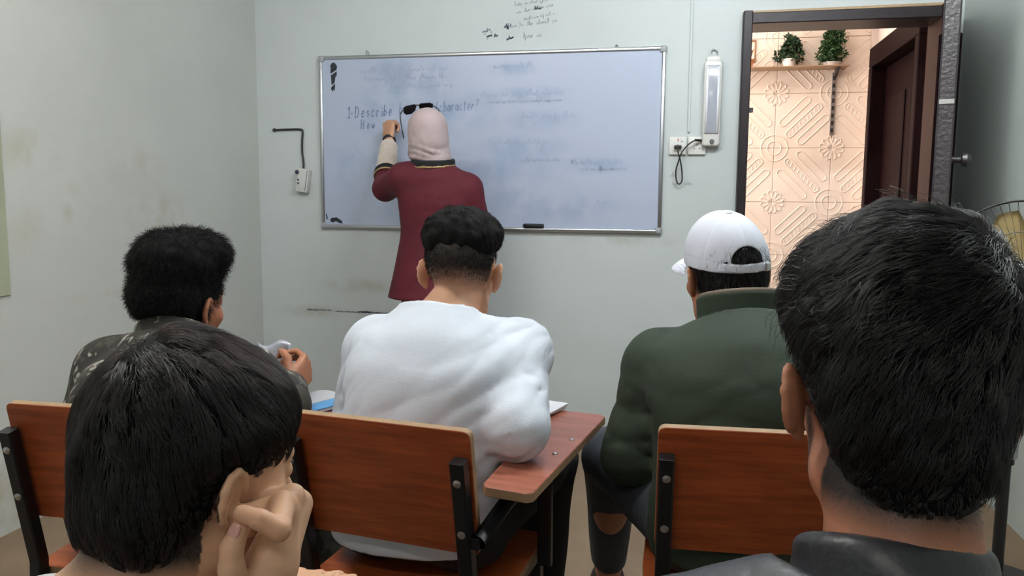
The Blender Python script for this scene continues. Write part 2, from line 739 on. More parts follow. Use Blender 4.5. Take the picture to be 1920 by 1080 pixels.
m_floor = floor_mat()
setp(mk('floor', box(((XL + XR) / 2, (YB + D) / 2, -.03), (XR - XL + .3, D - YB + .3, .06)), m_floor), 'brown speckled classroom floor', kind='structure')
setp(mk('ceiling', box(((XL + XR) / 2, (YB + D) / 2, ZC + .03), (XR - XL + .3, D - YB + .3, .06)), m_ceil), kind='structure')
bm = bmesh.new()
for x0, x1, z0, z1 in ((XL - .12, DX0 - .04, 0, ZC), (DX1 + .055, XR + .12, 0, ZC), (DX0 - .04, DX1 + .055, DZ + .06, ZC)):
    add_box(bm, ((x0 + x1) / 2, D + .09, (z0 + z1) / 2), (x1 - x0, .18, z1 - z0))
wall_front = setp(mk('wall_front', bm, m_wall), kind='structure')
setp(mk('wall_left', box((XL - .06, (YB + D) / 2, ZC / 2), (.12, D - YB, ZC)), m_wall_l), kind='structure')
setp(mk('wall_right', box((XR + .06, (YB + D) / 2, ZC / 2), (.12, D - YB, ZC)), m_wall_r), kind='structure')
setp(mk('wall_back', box(((XL + XR) / 2, YB - .06, ZC / 2), (XR - XL + .24, .12, ZC)), m_wall), kind='structure')

m_white = M('white_plastic', (222, 222, 218), .35, .03)
for i, (x, y) in enumerate(((.25, 2.25), (-1.35, 1.35), (-.4, -.9))):  # the last batten is an added fill light behind the camera
    t = empty('ceiling_light', (x, y, ZC), label=('white batten ceiling light nearer the whiteboard', 'white batten ceiling light over the left side of the room', 'white batten fill light added at the back of the room')[i], cat='ceiling light', group='batten lights on the ceiling')
    mk('housing', box((0, 0, -.02), (1.26, .11, .04), .006), m_white, t)
    mk('diffuser', box((0, 0, -.058), (1.2, .05, .04), .012), emit('tube_glow', ((.93, .97, 1.0), (1.0, .985, .94), (1.0, .97, .92))[i], (TUBE_FRONT, TUBE_BACK, TUBE_REAR_FILL)[i]), t)

# ------------------------------------------------------------------ door: frame, leaf standing open into the room
m_dark = M('dark_brown_gloss_paint', (40, 32, 36), .42, .15, 20, .8, 60, spec=1.)
m_frame = M('dark_brown_frame_paint', (36, 28, 33), .4, .15, 20, .3, 60, spec=.35)
m_maroon = M('maroon_varnish', (24, 10, 12), .5, .25, 8, .05, 60, stretch=(3, 3, .6), spec=.05)
m_jamb = M('brown_jamb_varnish', (50, 32, 29), .5, .2, 8, .05, 60, stretch=(3, 3, .6), spec=.1)
m_tan = M('raw_wood_strip', (176, 150, 118), .6, .15, 20)
m_steel = M('bright_metal', (190, 190, 190), .3, .05, 20, metal=1.)
door = empty('door_1', (0, D, 0), kind='structure')
mk('door_frame', box((DX0 - .018, .05, (DZ + .06) / 2), (.042, .22, DZ + .06), .004), m_frame, door)
mk('door_frame', box(((DX0 + DX1) / 2, .05, DZ + .025), (DX1 - DX0, .22, .05), .004), m_frame, door)
mk('door_frame', box((DX1 + .028, .05, (DZ + .06) / 2), (.056, .22, DZ + .06), .004), m_jamb, door)
mk('casing_strip', box(((DX0 + DX1) / 2 + .01, -.012, DZ + .061), (DX1 - DX0 + .1, .03, .014), .003, rot=(0, -.008, 0)), m_tan, door)
mk('strike_plate', box((DX0 + .012, -.01, 1.60), (.022, .03, .022), .002), m_dark, door)
# the leaf hangs on the right jamb, swung towards the camera so its free edge faces it
leaf_len, leaf_t = .80, .058
hx, hy = 1.135, -.07
ang = math.atan2(-.268, -.963)
leaf = mk('door_leaf', box((leaf_len / 2, 0, 1.01), (leaf_len, leaf_t, 2.0), .006), m_dark, door, loc=(hx, hy, 0))
leaf.rotation_euler = (0, 0, math.atan2(-.963, -.268))
for zc in (.55, 1.45):   # raised panels on both faces of the leaf
    for sy in (-1, 1):
        mk('panel', box((leaf_len / 2, sy * (leaf_t / 2 + .004), zc), (.52, .012, .7), .005), m_maroon, leaf)
mk('latch_plate', box((leaf_len + .001, 0, 1.535), (.004, .05, .018), .001), m_steel, leaf)
bm = lathe([(.012, 0), (.012, .03), (.024, .035), (.026, .05), (.016, .062), (.002, .066)], 14, (leaf_len - .06, leaf_t / 2, 1.33), axis=(0, 1, 0))
mk('door_knob', bm, m_dark, leaf, autos=40)
for z in (.25, 1.0, 1.75):
    mk('hinge', tube([(-.01, leaf_t / 2, z - .05), (-.01, leaf_t / 2, z + .05)], .009, 8), m_steel, leaf)

# ------------------------------------------------------------------ corridor behind the door
YC, XC = 5.70, 1.20
m_panel = M('peach_embossed_panel', (238, 220, 206), .45, .04, 6)
m_cwall = M('corridor_white_wall', (230, 214, 206), .6, .03)
cw = setp(mk('wall_corridor', box(((-1.6 + XC) / 2, YC + .06, ZC / 2), (XC + 1.8, .12, ZC)), m_panel), kind='structure')
setp(mk('floor_corridor', box((.4, (D + YC) / 2 + .1, -.03), (4.2, YC - D - .15, .06)), m_floor), kind='structure')
setp(mk('ceiling_corridor', box((.4, (D + YC) / 2 + .1, ZC + .03), (4.2, YC - D + .2, .06)), m_ceil), kind='structure')
setp(mk('wall_corridor_left', box((-1.66, (D + YC) / 2 + .1, ZC / 2), (.12, YC - D - .1, ZC)), m_cwall), kind='structure')
# right side wall with an opening for a brown door
OY0, OY1, OZ = 4.40, 5.50, 2.0
bm = bmesh.new()
for y0, y1, z0, z1 in ((D + .18, OY0, 0, ZC), (OY1, YC, 0, ZC), (OY0, OY1, OZ + .12, ZC)):
    add_box(bm, (XC + .06, (y0 + y1) / 2, (z0 + z1) / 2), (.12, y1 - y0, z1 - z0))
setp(mk('wall_corridor_right', bm, m_cwall), kind='structure')
setp(mk('trim_1', box((XC - .01, YC - .012, ZC / 2), (.045, .024, ZC), .004), m_cwall), kind='structure')
setp(mk('wall_far_room', box((2.6, 4.95, ZC / 2), (.1, 2.4, ZC)), m_cwall), kind='structure')
setp(mk('floor_far_room', box((1.93, 4.95, -.03), (1.3, 2.0, .06)), m_floor), kind='structure')
d2 = empty('door_2', (XC, 0, 0), kind='structure')
mk('door_frame', box((.02, (OY0 + OY1) / 2, OZ + .06), (.20, OY1 - OY0, .12), .005), m_maroon, d2)
mk('door_frame', box((.02, OY0 + .035, OZ / 2), (.20, .07, OZ), .005), m_maroon, d2)
mk('door_frame', box((.02, OY1 - .035, OZ / 2), (.20, .07, OZ), .005), m_maroon, d2)
la = mk('door_leaf', box((.0, -.30, OZ / 2), (.045, .60, OZ - .01), .004), m_maroon, d2, loc=(.03, OY1 - .075, 0))
for zc in (.55, 1.45):
    mk('panel', box((-.027, -.30, zc), (.012, .38, .7), .005), m_maroon, la)
lb = mk('door_leaf', box((.0, .16, OZ / 2 - .02), (.045, .32, OZ - .05), .004), m_dark, d2, loc=(.05, OY0 + .075, 0))

# embossed tiles: raised bars, quarter flowers and quarter rings at the corners (x seams .593 + .362 k, z seams 1.52 + .36 k)
TS, TZ = .362, .358


def tile_mesh(flip, seed):
    bm = bmesh.new()
    rgt = random.Random(seed)
    add_box(bm, (TS / 2, .004, TZ / 2), (TS - .003, .008, TZ - .003), .002)
    sx = lambda u: TS - u if flip else u

    def ridge(p, r=.0034, n=5):
        add_sweep(bm, [(sx(a), -.0005, b) for a, b in p], ngon(r, n), cap=True)
    # rings at two opposite corners, flowers at the other two
    for cx, cz, a0 in ((0, 0, 0), (TS, TZ, math.pi)):
        for rr in (.045, .086):
            ridge([(cx + rr * math.cos(a0 + math.pi / 2 * k / 6), cz + rr * math.sin(a0 + math.pi / 2 * k / 6)) for k in range(7)])
    for cx, cz, a0 in ((TS, 0, math.pi / 2), (0, TZ, -math.pi / 2)):
        for k in range(3):
            a = a0 + math.pi / 2 * (k + .5) / 3
            ca, sa = math.cos(a), math.sin(a)
            pts = [(.018, 0), (.045, .011), (.068, .012), (.078, 0), (.068, -.012), (.045, -.011), (.018, 0)]
            ridge([(cx + u * ca - v * sa, cz + u * sa + v * ca) for u, v in pts], .0036)
    # three diagonal bars as outlined ridges with a hatched middle
    for off in (-.083, 0, .083):
        hl = .105 if off else .125
        w = .023
        c = (TS / 2 + off * .72, TZ / 2 - off * .72)
        e = (.7071, .7071)
        f = (-.7071, .7071)
        out = []
        for k in range(5):
            a = -math.pi / 2 + math.pi * k / 4
            out.append((hl + w * math.cos(a), w * math.sin(a)))
        for k in range(5):
            a = math.pi / 2 + math.pi * k / 4
            out.append((-hl + w * math.cos(a), w * math.sin(a)))
        out.append(out[0])
        ridge([(c[0] + u * e[0] + v * f[0], c[1] + u * e[1] + v * f[1]) for u, v in out], .0034)
        if off == 0:
            for k in range(9):
                u = -hl + 2 * hl * k / 8
                ridge([(c[0] + (u + .006) * e[0] + .012 * f[0], c[1] + (u + .006) * e[1] + .012 * f[1]), (c[0] + (u - .006) * e[0] - .012 * f[0], c[1] + (u - .006) * e[1] - .012 * f[1])], .003, 4)
    me = bpy.data.meshes.new('tile')
    bm.to_mesh(me)
    bm.free()
    me.materials.append(m_panel)
    return me


tm = [tile_mesh(False, 1), tile_mesh(True, 2)]
for i in range(-2, 2):
    for j in range(-4, 3):
        o = bpy.data.objects.new('tile', tm[(i + j) % 2])
        COL.objects.link(o)
        o.parent = cw
        o.location = (.593 + TS * i, YC - .009, 1.52 + TZ * j)
# shelf with bracket and slotted rail on the panel wall
m_shelf = M('pale_shelf_board', (160, 130, 100), .4, .06)
m_slot = M('dark_slot', (38, 36, 40), .5)
m_rail = M('grey_steel_rail', (150, 140, 134), .4, .05, metal=.6)
sh = empty('wall_shelf', (.48, YC, 2.03), label='pale narrow wall shelf carrying potted plants beyond the doorway', cat='shelf')
mk('shelf_board', box((0, -.085, 0), (1.07, .15, .008), .002), m_shelf, sh)
br_ = mk('bracket', prism([(-.155, -.008), (-.018, -.008), (-.018, -.06), (-.05, -.05)], -.006, .006), m_slot, sh)
br_.rotation_euler = (math.pi / 2, 0, math.pi / 2)
br_.location = (.475, 0, 0)
rail = mk('slotted_rail', box((.468, -.016, -.225), (.026, .012, .40), .001), m_rail, sh)
for k in range(8):
    mk('slot', box((.468, -.0235, -.06 - .048 * k), (.015, .004, .026), .001), m_slot, rail)

m_leaf = [M('leaf_green', (46, 78, 40), .5, .4, 40), M('leaf_green_dark', (34, 62, 34), .5, .4, 40)]
m_pot = M('white_pot', (232, 226, 220), .4, .03)
m_terra = M('orange_pot', (206, 132, 84), .6, .08)
m_twig = M('dry_twig', (150, 112, 80), .7, .2)


def leaves(balls, n, seed, size=.013):
    rg = random.Random(seed)
    V, F = [], []
    for (cx, cy, cz, r), k in zip(balls, n):
        for _ in range(k):
            d = Vector((rg.gauss(0, 1), rg.gauss(0, 1), rg.gauss(0, 1))).normalized()
            p = Vector((cx, cy, cz)) + d * r * rg.uniform(.55, 1.08)
            t = Vector((rg.gauss(0, 1), rg.gauss(0, 1), rg.gauss(0, 1))).normalized()
            a = (d * .7 + t).normalized()
            b = a.cross(Vector((rg.gauss(0, 1), rg.gauss(0, 1), rg.gauss(0, 1)))).normalized()
            s = size * rg.uniform(.7, 1.4)
            nn = a.cross(b) * s * .25
            i = len(V)
            V += [p, p + a * s + b * s * .5 + nn, p + a * s * 2, p + a * s - b * s * .5 + nn]
            F.append((i, i + 1, i + 2, i + 3))
    return [tuple(v) for v in V], F


def potted(x, label, balls, n, seed, pot):
    t = empty('potted_plant', (x, YC - .085, 2.037), label=label, cat='plant', group='potted plants on the corridor shelf')
    w, hgt = pot
    mk('pot', lathe([(w * .78, 0), (w, hgt), (w * 1.04, hgt), (w * 1.04, hgt * .86), (w * .9, hgt * .8)], 18), m_pot, t, autos=35)
    mk('stem', tube([(0, 0, hgt * .5), (.004, 0, hgt + .05), (0, 0, balls[-1][2])], .005, 6), m_twig, t)
    setp(mk('foliage', leaves(balls, n, seed), m_leaf[seed % 2], t), kind='stuff')
    return t


potted(.652, 'small white pot with a round topiary ball above a spread of leaves', [(-.055, 0, .075, .034), (.055, 0, .075, .036), (0, -.02, .07, .03), (.015, 0, .145, .052)], [130, 130, 80, 420], 3, (.044, .05))
potted(.914, 'taller bushy green plant with two leafy lobes in a low pot', [(-.02, 0, .075, .062), (.03, 0, .07, .05), (-.005, 0, .115, .05), (.01, 0, .175, .06), (0, 0, .21, .035)], [330, 200, 220, 380, 120], 4, (.055, .022))
t = empty('potted_plant', (.40, YC - .085, 2.037), label='orange pot of dry brown twigs at the shelf end by the door frame', cat='plant', group='potted plants on the corridor shelf')
mk('pot', lathe([(.025, 0), (.032, .055), (.034, .055), (.034, .048), (.028, .046)], 14), m_terra, t, autos=35)
rg = random.Random(9)
bm = bmesh.new()
for k in range(16):
    a, r = rg.uniform(0, 6.28), rg.uniform(.02, .06)
    add_sweep(bm, smooth_path([(0, 0, .03), (r * .5 * math.cos(a), r * .5 * math.sin(a), .075), (r * math.cos(a), r * .8 * math.sin(a), .09 + rg.uniform(0, .04))], 3), ngon(.0022, 5))
setp(mk('twigs', bm, m_twig, t), kind='stuff')
t = empty('picture_frame', (.395, YC - .012, 2.09), label='thin brown frame hung above the corridor shelf beside the door frame', cat='frame')
for c, s in (((0, 0, .135), (.10, .014, .010)), ((0, 0, .0), (.10, .014, .010)), ((-.05, 0, .0675), (.010, .014, .145)), ((.05, 0, .0675), (.010, .014, .145))):
    mk('frame_bar', box(c, s, .002), m_twig, t)
mk('cable', tube(smooth_path([(1.165, YC - .018, ZC), (1.165, YC - .018, 2.28), (1.175, YC - .02, 2.16), (1.19, YC - .03, 2.14)], 5), .005, 6), m_cwall)
setp(bpy.data.objects['cable'], 'thin pale cable running down the corridor corner above the brown door', 'cable')

# ================================================================== WHITEBOARD
BX0, BX1, BZ0, BZ1 = -1.896, -.096, 1.008, 1.908


def board_mat():
    t = NT('whiteboard_enamel')
    w = lin((178, 188, 210))
    blots = [(-1.42, D, 1.80, .32, .3, .12, .9), (-1.32, D, 1.62, .55, .3, .16, .7), (-1.66, D, 1.36, .26, .3, .2, .55), (-.76, D, 1.69, .30, .3, .05, .8), (-.86, D, 1.82, .16, .3, .05, .6),
             (-.72, D, 1.56, .26, .3, .07, .55), (-.80, D, 1.44, .3, .3, .07, .6), (-.95, D, 1.3, .45, .3, .16, .6), (-.42, D, 1.34, .24, .3, .05, .6), (-.6, D, 1.12, .55, .3, .12, .35), (-1.1, D, 1.15, .8, .3, .12, .4)]
    c = t.mix(t.spots(blots, 7), w, lin((134, 156, 188)))
    t.base(c)
    t.b.inputs['Roughness'].default_value = .33
    t.b.inputs['Specular IOR Level'].default_value = .35
    t.bump(t.noise(3, 2), .06, .01)
    return t.m


m_alu = M('brushed_aluminium', (196, 198, 202), .32, .04, 30, metal=1.)
m_corner = M('grey_plastic_corner', (160, 163, 168), .4, .05)
m_ink = M('blue_marker_ink', (104, 122, 160), .6, .15, 60)
m_faint = M('faint_wiped_ink', (158, 170, 197), .6, .06, 60)
m_black = M('black_plastic', (26, 27, 32), .45, .15)
m_film = M('black_peeling_film', (34, 38, 48), .45, .3, 40)
wb = empty('whiteboard', ((BX0 + BX1) / 2, D, BZ0), label='large wall whiteboard with aluminium frame and blue handwriting', cat='whiteboard')
hw, hh = (BX1 - BX0) / 2, BZ1 - BZ0
mk('writing_surface', box((0, -.010, hh / 2), (2 * hw - .02, .012, hh - .02)), board_mat(), wb)
for c, s in (((0, -.012, hh - .010), (2 * hw - .04, .022, .02)), ((0, -.014, .010), (2 * hw - .04, .026, .02)), ((-hw + .010, -.012, hh / 2), (.02, .022, hh - .04)), ((hw - .010, -.012, hh / 2), (.02, .022, hh - .04))):
    mk('frame_rail', box(c, s, .006, seg=2), m_alu, wb, autos=50)
for sx in (-1, 1):
    for z in (.014, hh - .014):
        mk('corner_cap', box((sx * (hw - .014), -.013, z), (.034, .026, .034), .008, seg=2), m_corner, wb, autos=50)
mk('hook', tube(smooth_path([(-.63, -.004, hh - .004), (-.638, -.006, hh + .012), (-.63, -.008, hh + .024), (-.622, -.006, hh + .012), (-.63, -.004, hh)], 4), .0022, 6), m_steel, wb)
mk('hook', tube(smooth_path([(.66, -.004, hh - .004), (.655, -.006, hh + .008), (.66, -.008, hh + .014), (.666, -.006, hh + .008), (.66, -.004, hh)], 4), .0022, 6), m_steel, wb)

GL = {'1': [[(0, .75), (.22, 1), (.22, 0)], [(0, 0), (.45, 0)]], '-': [[(.05, .4), (.4, .42)]], 'D': [[(.05, 0), (.05, 1)], [(0, 1), (.4, .92), (.55, .5), (.4, .08), (0, 0)]],
      'e': [[(.05, .28), (.4, .32), (.36, .52), (.18, .56), (.04, .3), (.12, .03), (.42, .1)]], 's': [[(.38, .5), (.15, .55), (.1, .4), (.35, .22), (.28, .03), (.03, .06)]], 'c': [[(.4, .48), (.2, .56), (.04, .28), (.18, .02), (.42, .1)]],
      'r': [[(.06, 0), (.08, .55)], [(.08, .36), (.22, .54), (.38, .5)]], 'i': [[(.1, 0), (.1, .5)], [(.1, .7), (.12, .74)]], 'b': [[(.06, 1), (.06, 0)], [(.06, .4), (.25, .56), (.42, .3), (.25, .02), (.06, .1)]],
      'h': [[(.06, 1), (.06, 0)], [(.06, .38), (.24, .56), (.38, .42), (.4, 0)]], 'o': [[(.22, .56), (.05, .3), (.2, .02), (.4, .26), (.22, .56)]], 'u': [[(.05, .55), (.07, .1), (.22, .02), (.38, .2), (.38, .55)], [(.38, .2), (.42, 0)]],
      'a': [[(.38, .5), (.18, .56), (.04, .26), (.16, .02), (.36, .2), (.38, .54), (.42, 0)]], 't': [[(.18, .9), (.18, .12), (.32, .02)], [(.02, .6), (.36, .62)]], '?': [[(.05, .8), (.22, 1), (.42, .85), (.24, .55), (.22, .3)], [(.22, .05), (.23, .0)]],
      'H': [[(.05, 0), (.05, 1)], [(.5, 0), (.5, 1)], [(.05, .5), (.5, .54)]], 'w': [[(.02, .55), (.14, .02), (.27, .4), (.4, .02), (.54, .55)]], ' ': [], '(': [[(.3, 1), (.12, .6), (.12, .3), (.3, -.05)]], 'n': [[(.05, 0), (.05, .55)], [(.05, .38), (.22, .56), (.38, .4), (.4, 0)]]}


def ribbon(bm, pts, w, y, th=.0006):
    """a flat pen stroke lying on a wall plane, pts = (x, z)"""
    n = len(pts)
    L = []
    for i in range(n):
        a, b = pts[max(0, i - 1)], pts[min(n - 1, i + 1)]
        t = Vector((b[0] - a[0], b[1] - a[1]))
        t = t.normalized() if t.length > 1e-9 else Vector((1, 0))
        m = Vector((-t.y, t.x)) * w / 2
        L.append((bm.verts.new((pts[i][0] + m.x, y, pts[i][1] + m.y)), bm.verts.new((pts[i][0] - m.x, y, pts[i][1] - m.y))))
    for i in range(n - 1):
        bm.faces.new((L[i][0], L[i][1], L[i + 1][1], L[i + 1][0]))


def write(text, x, z, h, y, w, slope=0., adv=.62, jit=.05, seed=1, bm=None):
    bm = bm or bmesh.new()
    rg = random.Random(seed)
    for ch in text:
        for st in GL[ch]:
            p = [(x + (u + rg.uniform(-jit, jit) * .5) * h * .62 + v * h * .08, z + (v + rg.uniform(-jit, jit)) * h) for u, v in st]
            p = [(a, c) for a, b, c in smooth_path([(u, 0, v) for u, v in p], 3)] if len(p) > 2 else p
            ribbon(bm, p, w, y)
        wd = .30 if ch in 'i1' else .36 if ch == ' ' else adv
        x += h * wd * (.75 if ch not in 'DHw' else 1.)
        z += slope * h * wd
    return bm


sy = -.0172
mk('handwriting', write('1-Describe', -1.738 - wb.location.x, 1.588 - BZ0, .056, sy, .0046, .03, .66, seed=3), m_ink, wb)
mk('handwriting', write('house', -1.452 - wb.location.x, 1.604 - BZ0, .056, sy, .0038, .03, .66, seed=5), m_ink, wb)
mk('handwriting', write('(character?', -1.255 - wb.location.x, 1.612 - BZ0, .054, sy, .0028, .03, .52, seed=8), m_ink, wb)
mk('handwriting', write('How', -1.665 - wb.location.x, 1.53 - BZ0, .048, sy, .0040, .03, .72, seed=9), m_ink, wb)


def scribble(bm, x0, x1, z, h, w, y, slope=0., seed=0, gaps=.18):
    """illegible joined-up script: loops and dots along a line"""
    rg = random.Random(seed)
    x = x0
    while x < x1:
        wl = rg.uniform(1.0, 3.2) * h
        pts, k, up = [], 0, False
        while k < wl and x + k < x1:
            zt = (rg.uniform(.42, .62) if rg.random() > .22 else rg.uniform(.9, 1.25)) if up else (rg.uniform(-.04, .1) if rg.random() > .12 else -.45)
            pts.append((x + k + (-.10 * h if up and rg.random() < .35 else 0), 0, z + slope * (x + k - x0) + zt * h))
            up = not up
            k += h * rg.uniform(.10, .30)
        if len(pts) > 2:
            ribbon(bm, [(a, c) for a, b, c in smooth_path(pts, 4)], w * rg.uniform(.7, 1.15), y)
        if rg.random() < .5:
            xx = x + wl * rg.random()
            zz = z + slope * (xx - x0) + h * rg.choice((-.5, .9))
            ribbon(bm, [(xx, zz), (xx + w * 1.2, zz + w * .4)], w * 1.2, y)
        wl = k
        x += wl + h * gaps * rg.uniform(.5, 3)
    return bm


ox = wb.location.x
for i, (x0, x1, z, h) in enumerate([(-1.66, -1.18, 1.815, .03), (-1.64, -1.2, 1.775, .028), (-1.5, -1.16, 1.735, .024), (-.95, -.75, 1.822, .03), (-1.01, -.58, 1.682, .032), (-.98, -.6, 1.652, .018), (-.8, -.52, 1.572, .03), (-.97, -.64, 1.445, .028), (-.55, -.28, 1.345, .026), (-.5, -.26, 1.315, .02), (-.42, -.34, 1.145, .03), (-.85, -.6, 1.36, .02), (-1.6, -1.4, 1.35, .022)]):
    setp(mk('wiped_writing', scribble(bmesh.new(), x0 - ox, x1 - ox, z - BZ0, h, .0032, sy + .0003, .01, 20 + i), m_faint, wb), kind='stuff')
# remains of black film at two corners of the board
def blob(pts, seed, y, th=.0008):
    rg = random.Random(seed)
    p = [(a + rg.uniform(-.002, .002), b + rg.uniform(-.002, .002)) for a, b in pts]
    bm = bmesh.new()
    v = [bm.verts.new((a, y, b)) for a, b in p]
    w = [bm.verts.new((a, y + th, b)) for a, b in p]
    f = bm.faces.new(v)
    for i in range(len(p)):
        bm.faces.new((v[i], w[i], w[(i + 1) % len(p)], v[(i + 1) % len(p)]))
    bmesh.ops.recalc_face_normals(bm, faces=bm.faces)
    return bm


fx, fz = -1.83 - ox, 1.725 - BZ0
mk('film_remnant', blob([(.003, .012), (.010, 0), (.014, .012), (.018, .004), (.024, .010), (.024, .042), (.003, .026)], 1, sy), m_film, wb, loc=(fx, 0, fz))
mk('film_remnant', blob([(.003, .032), (.024, .048), (.026, .075), (.034, .082), (.035, .104), (.002, .086)], 2, sy), m_film, wb, loc=(fx, 0, fz))
mk('film_remnant', blob([(.001, .092), (.035, .112), (.037, .132), (.028, .146), (.018, .151), (.006, .147), (-.002, .135), (.001, .12)], 3, sy), m_film, wb, loc=(fx, 0, fz))
fx, fz = -1.842 - ox, 1.035 - BZ0
mk('film_remnant', blob([(0, .008), (.012, .004), (.03, .010), (.045, 0), (.066, -.002), (.062, .014), (.045, .026), (.03, .030), (.018, .026), (.006, .030), (-.002, .02)], 4, sy), m_film, wb, loc=(fx, 0, fz))
mk('film_remnant', blob([(-.03, .046), (-.026, .048), (-.018, .022), (-.022, .018)], 5, sy), m_film, wb, loc=(fx, 0, fz))
# marker parked on the lower rail
t = empty('board_eraser', (-.734, D - .030, 1.0285), label='small black whiteboard eraser resting on the lower aluminium rail', cat='eraser')
mk('grip', box((0, 0, .010), (.105, .026, .018), .005, seg=2), m_black, t, autos=50)
mk('felt_pad', box((0, .010, .010), (.10, .010, .016), .002), M('grey_felt', (70, 72, 80), .9), t)

# ------------------------------------------------------------------ pencil writing on the wall, parts of the wall
m_pencil = M('grey_pencil_marks', (150, 156, 160), .8, .1, 60)
m_pencil2 = M('darker_pencil_marks', (112, 116, 132), .8, .1, 60)
bm = bmesh.new()
yy = D - .0006
for i, (x0, x1, z, h, sl) in enumerate([(-.84, -.65, 2.088, .02, .16), (-.80, -.645, 2.055, .018, .14), (-.90, -.63, 2.018, .022, .09), (-.80, -.70, 1.968, .026, .05), (-.85, -.68, 2.125, .02, .1), (-.05, .07, 1.245, .022, 0.), (-.06, -.02, 1.285, .02, 0)]):
    scribble(bm, x0, x1, z, h, .0026, yy, sl, 60 + i)
mk('pencil_writing', bm, m_pencil, wall_front)
bm = bmesh.new()
for i, (x0, x1, z, h, sl) in enumerate([(-1.012, -.965, 2.0, .018, .3), (-.99, -.955, 1.978, .014, .3), (-.90, -.86, 2.022, .02, .1), (-.745, -.70, 2.105, .016, .05), (-.885, -.85, 1.962, .014, .3), (-.95, -.93, 1.978, .016, .3)]):
    scribble(bm, x0, x1, z, h, .0044, yy, sl, 80 + i)
mk('pencil_writing', bm, m_pencil2, wall_front)
bm = bmesh.new()
for x0, x1, z in ((-1.83, -1.52, .552), (-1.70, -1.62, .556), (-2.0, -1.86, .556)):
    scribble(bm, x0, x1, z, .006, .003, yy, 0, int(x0 * -10))
mk('scratch', bm, m_pencil2, wall_front)

# ------------------------------------------------------------------ things on the front wall
m_cable = M('black_cable', (34, 34, 34), .5, .1)
m_cream = M('aged_white_plastic', (206, 208, 206), .4, .05)
m_grey = M('grey_rubber', (92, 94, 100), .6)
t = empty('hanging_socket', (-2.0, D, 1.26), label='small white socket box hanging from a bent black cable left of the whiteboard', cat='socket')
mk('cable', tube(smooth_path([(-.168, .0, .270), (-.16, -.008, .270), (-.09, -.008, .272), (-.02, -.008, .272), (.0, -.008, .262), (-.003, -.010, .21), (-.004, -.010, .15), (.004, -.014, .10), (.005, -.016, .065)], 4), .0055, 8), m_cable, t, smooth=True)
mk('wall_plug', lathe([(.012, 0), (.010, .006), (.004, .009)], 10, (-.168, 0, .27), axis=(0, -1, 0)), m_grey, t)
tilt = (0, math.radians(9), 0)
bd = mk('body', box((.006, -.02, 0), (.066, .04, .125), .006, tilt, 2), m_cream, t, autos=40)
mk('button', lathe([(.011, 0), (.011, .008), (.006, .010)], 12, (-.020, -.038, .045), axis=(0, -1, 0)), M('dark_blue_button', (34, 38, 66), .4), bd)
for z in (.004, -.014):
    mk('socket_hole', lathe([(.006, 0), (.006, .003), (.003, .0035)], 10, (-.016, -.040, z), axis=(0, -1, 0)), m_grey, bd)
mk('seam', box((.030, -.0405, 0), (.002, .003, .11), 0, tilt), m_grey, bd)

for i, (x, lab) in enumerate([(-.028, 'white wall socket with a black plug in it, beside the whiteboard'), (.062, 'white wall socket without a plug, under the hanging lamp')]):
    t = empty('wall_socket', (x, D, 1.40), label=lab, cat='socket', group='wall sockets beside the whiteboard')
    mk('face_plate', box((0, -.008, .035), (.084, .016, .086), .004, seg=2), m_white, t, autos=40)
    mk('rocker_switch', box((.018, -.018, .062), (.012, .006, .018), .002), m_white, t)
    if i == 0:
        mk('indicator', box((.0, -.017, .062), (.005, .003, .014), .001), M('red_neon', (220, 120, 110), .4), t)
    for hx_ in (-.012, .012):
        mk('pin_hole', box((hx_, -.0163, .022), (.006, .002, .004)), m_grey, t)
    mk('pin_hole', box((0, -.0163, .038), (.004, .002, .007)), m_grey, t)
mk('cable_conduit', rtube([(.021, D - .006, 1.50), (.018, D - .006, 2.1), (.014, D - .006, ZC)], .012, .012, .002), m_wall)
setp(bpy.data.objects['cable_conduit'], 'thin painted cable conduit running up the wall above the sockets', 'conduit')

t = empty('emergency_lamp', (.126, D, 1.43), label='tall white rechargeable emergency lamp hung by its hook beside the door', cat='lamp')
LW, LH = .084, .40
bd = mk('body', box((0, -.028, LH / 2), (LW, .048, LH), .012, seg=3), m_white, t, autos=40)
m_lens = M('clear_grey_lens', (168, 172, 184), .12, .03)
mk('lens', box((0, -.052, LH / 2 + .018), (LW * .74, .014, LH - .08), .006, seg=2), m_lens, t, autos=40)
for sx in (-1, 1):
    mk('tube', tube([(sx * .026, -.056, .06), (sx * .026, -.056, LH - .03)], .006, 10), M('white_tube', (240, 242, 248), .2, .0), t, smooth=True)
mk('cap', box((0, -.028, LH + .006), (LW * .8, .04, .03), .010, seg=2), m_white, t, autos=40)
mk('hook', tube(smooth_path([(-.012, -.02, LH + .018), (-.014, -.016, LH + .045), (.0, -.012, LH + .058), (.015, -.01, LH + .048), (.016, -.008, LH + .036)], 4), .0035, 8), m_steel, t, smooth=True)
mk('button', lathe([(.011, 0), (.011, .006), (.008, .008)], 14, (.004, -.052, .022), axis=(0, -1, 0)), m_grey, t)
cb = mk('cable', tube(smooth_path([(-.042, -.03, .028), (-.065, -.05, .030), (-.10, -.05, .012), (-.135, -.05, -.03), (-.15, -.045, -.075), (-.160, -.035, -.12), (-.155, -.03, -.165), (-.142, -.03, -.18), (-.130, -.03, -.165), (-.131, -.035, -.12), (-.142, -.045, -.06), (-.152, -.05, -.03), (-.154, -.045, .005)], 5), .0034, 8), m_cable, t, smooth=True)
mk('strain_relief', tube([(-.040, -.03, .028), (-.075, -.046, .029)], .006, 8), m_cable, cb)
mk('plug', box((-.154, -.030, -.001), (.036, .030, .016), .005, seg=2), m_black, cb, autos=40)

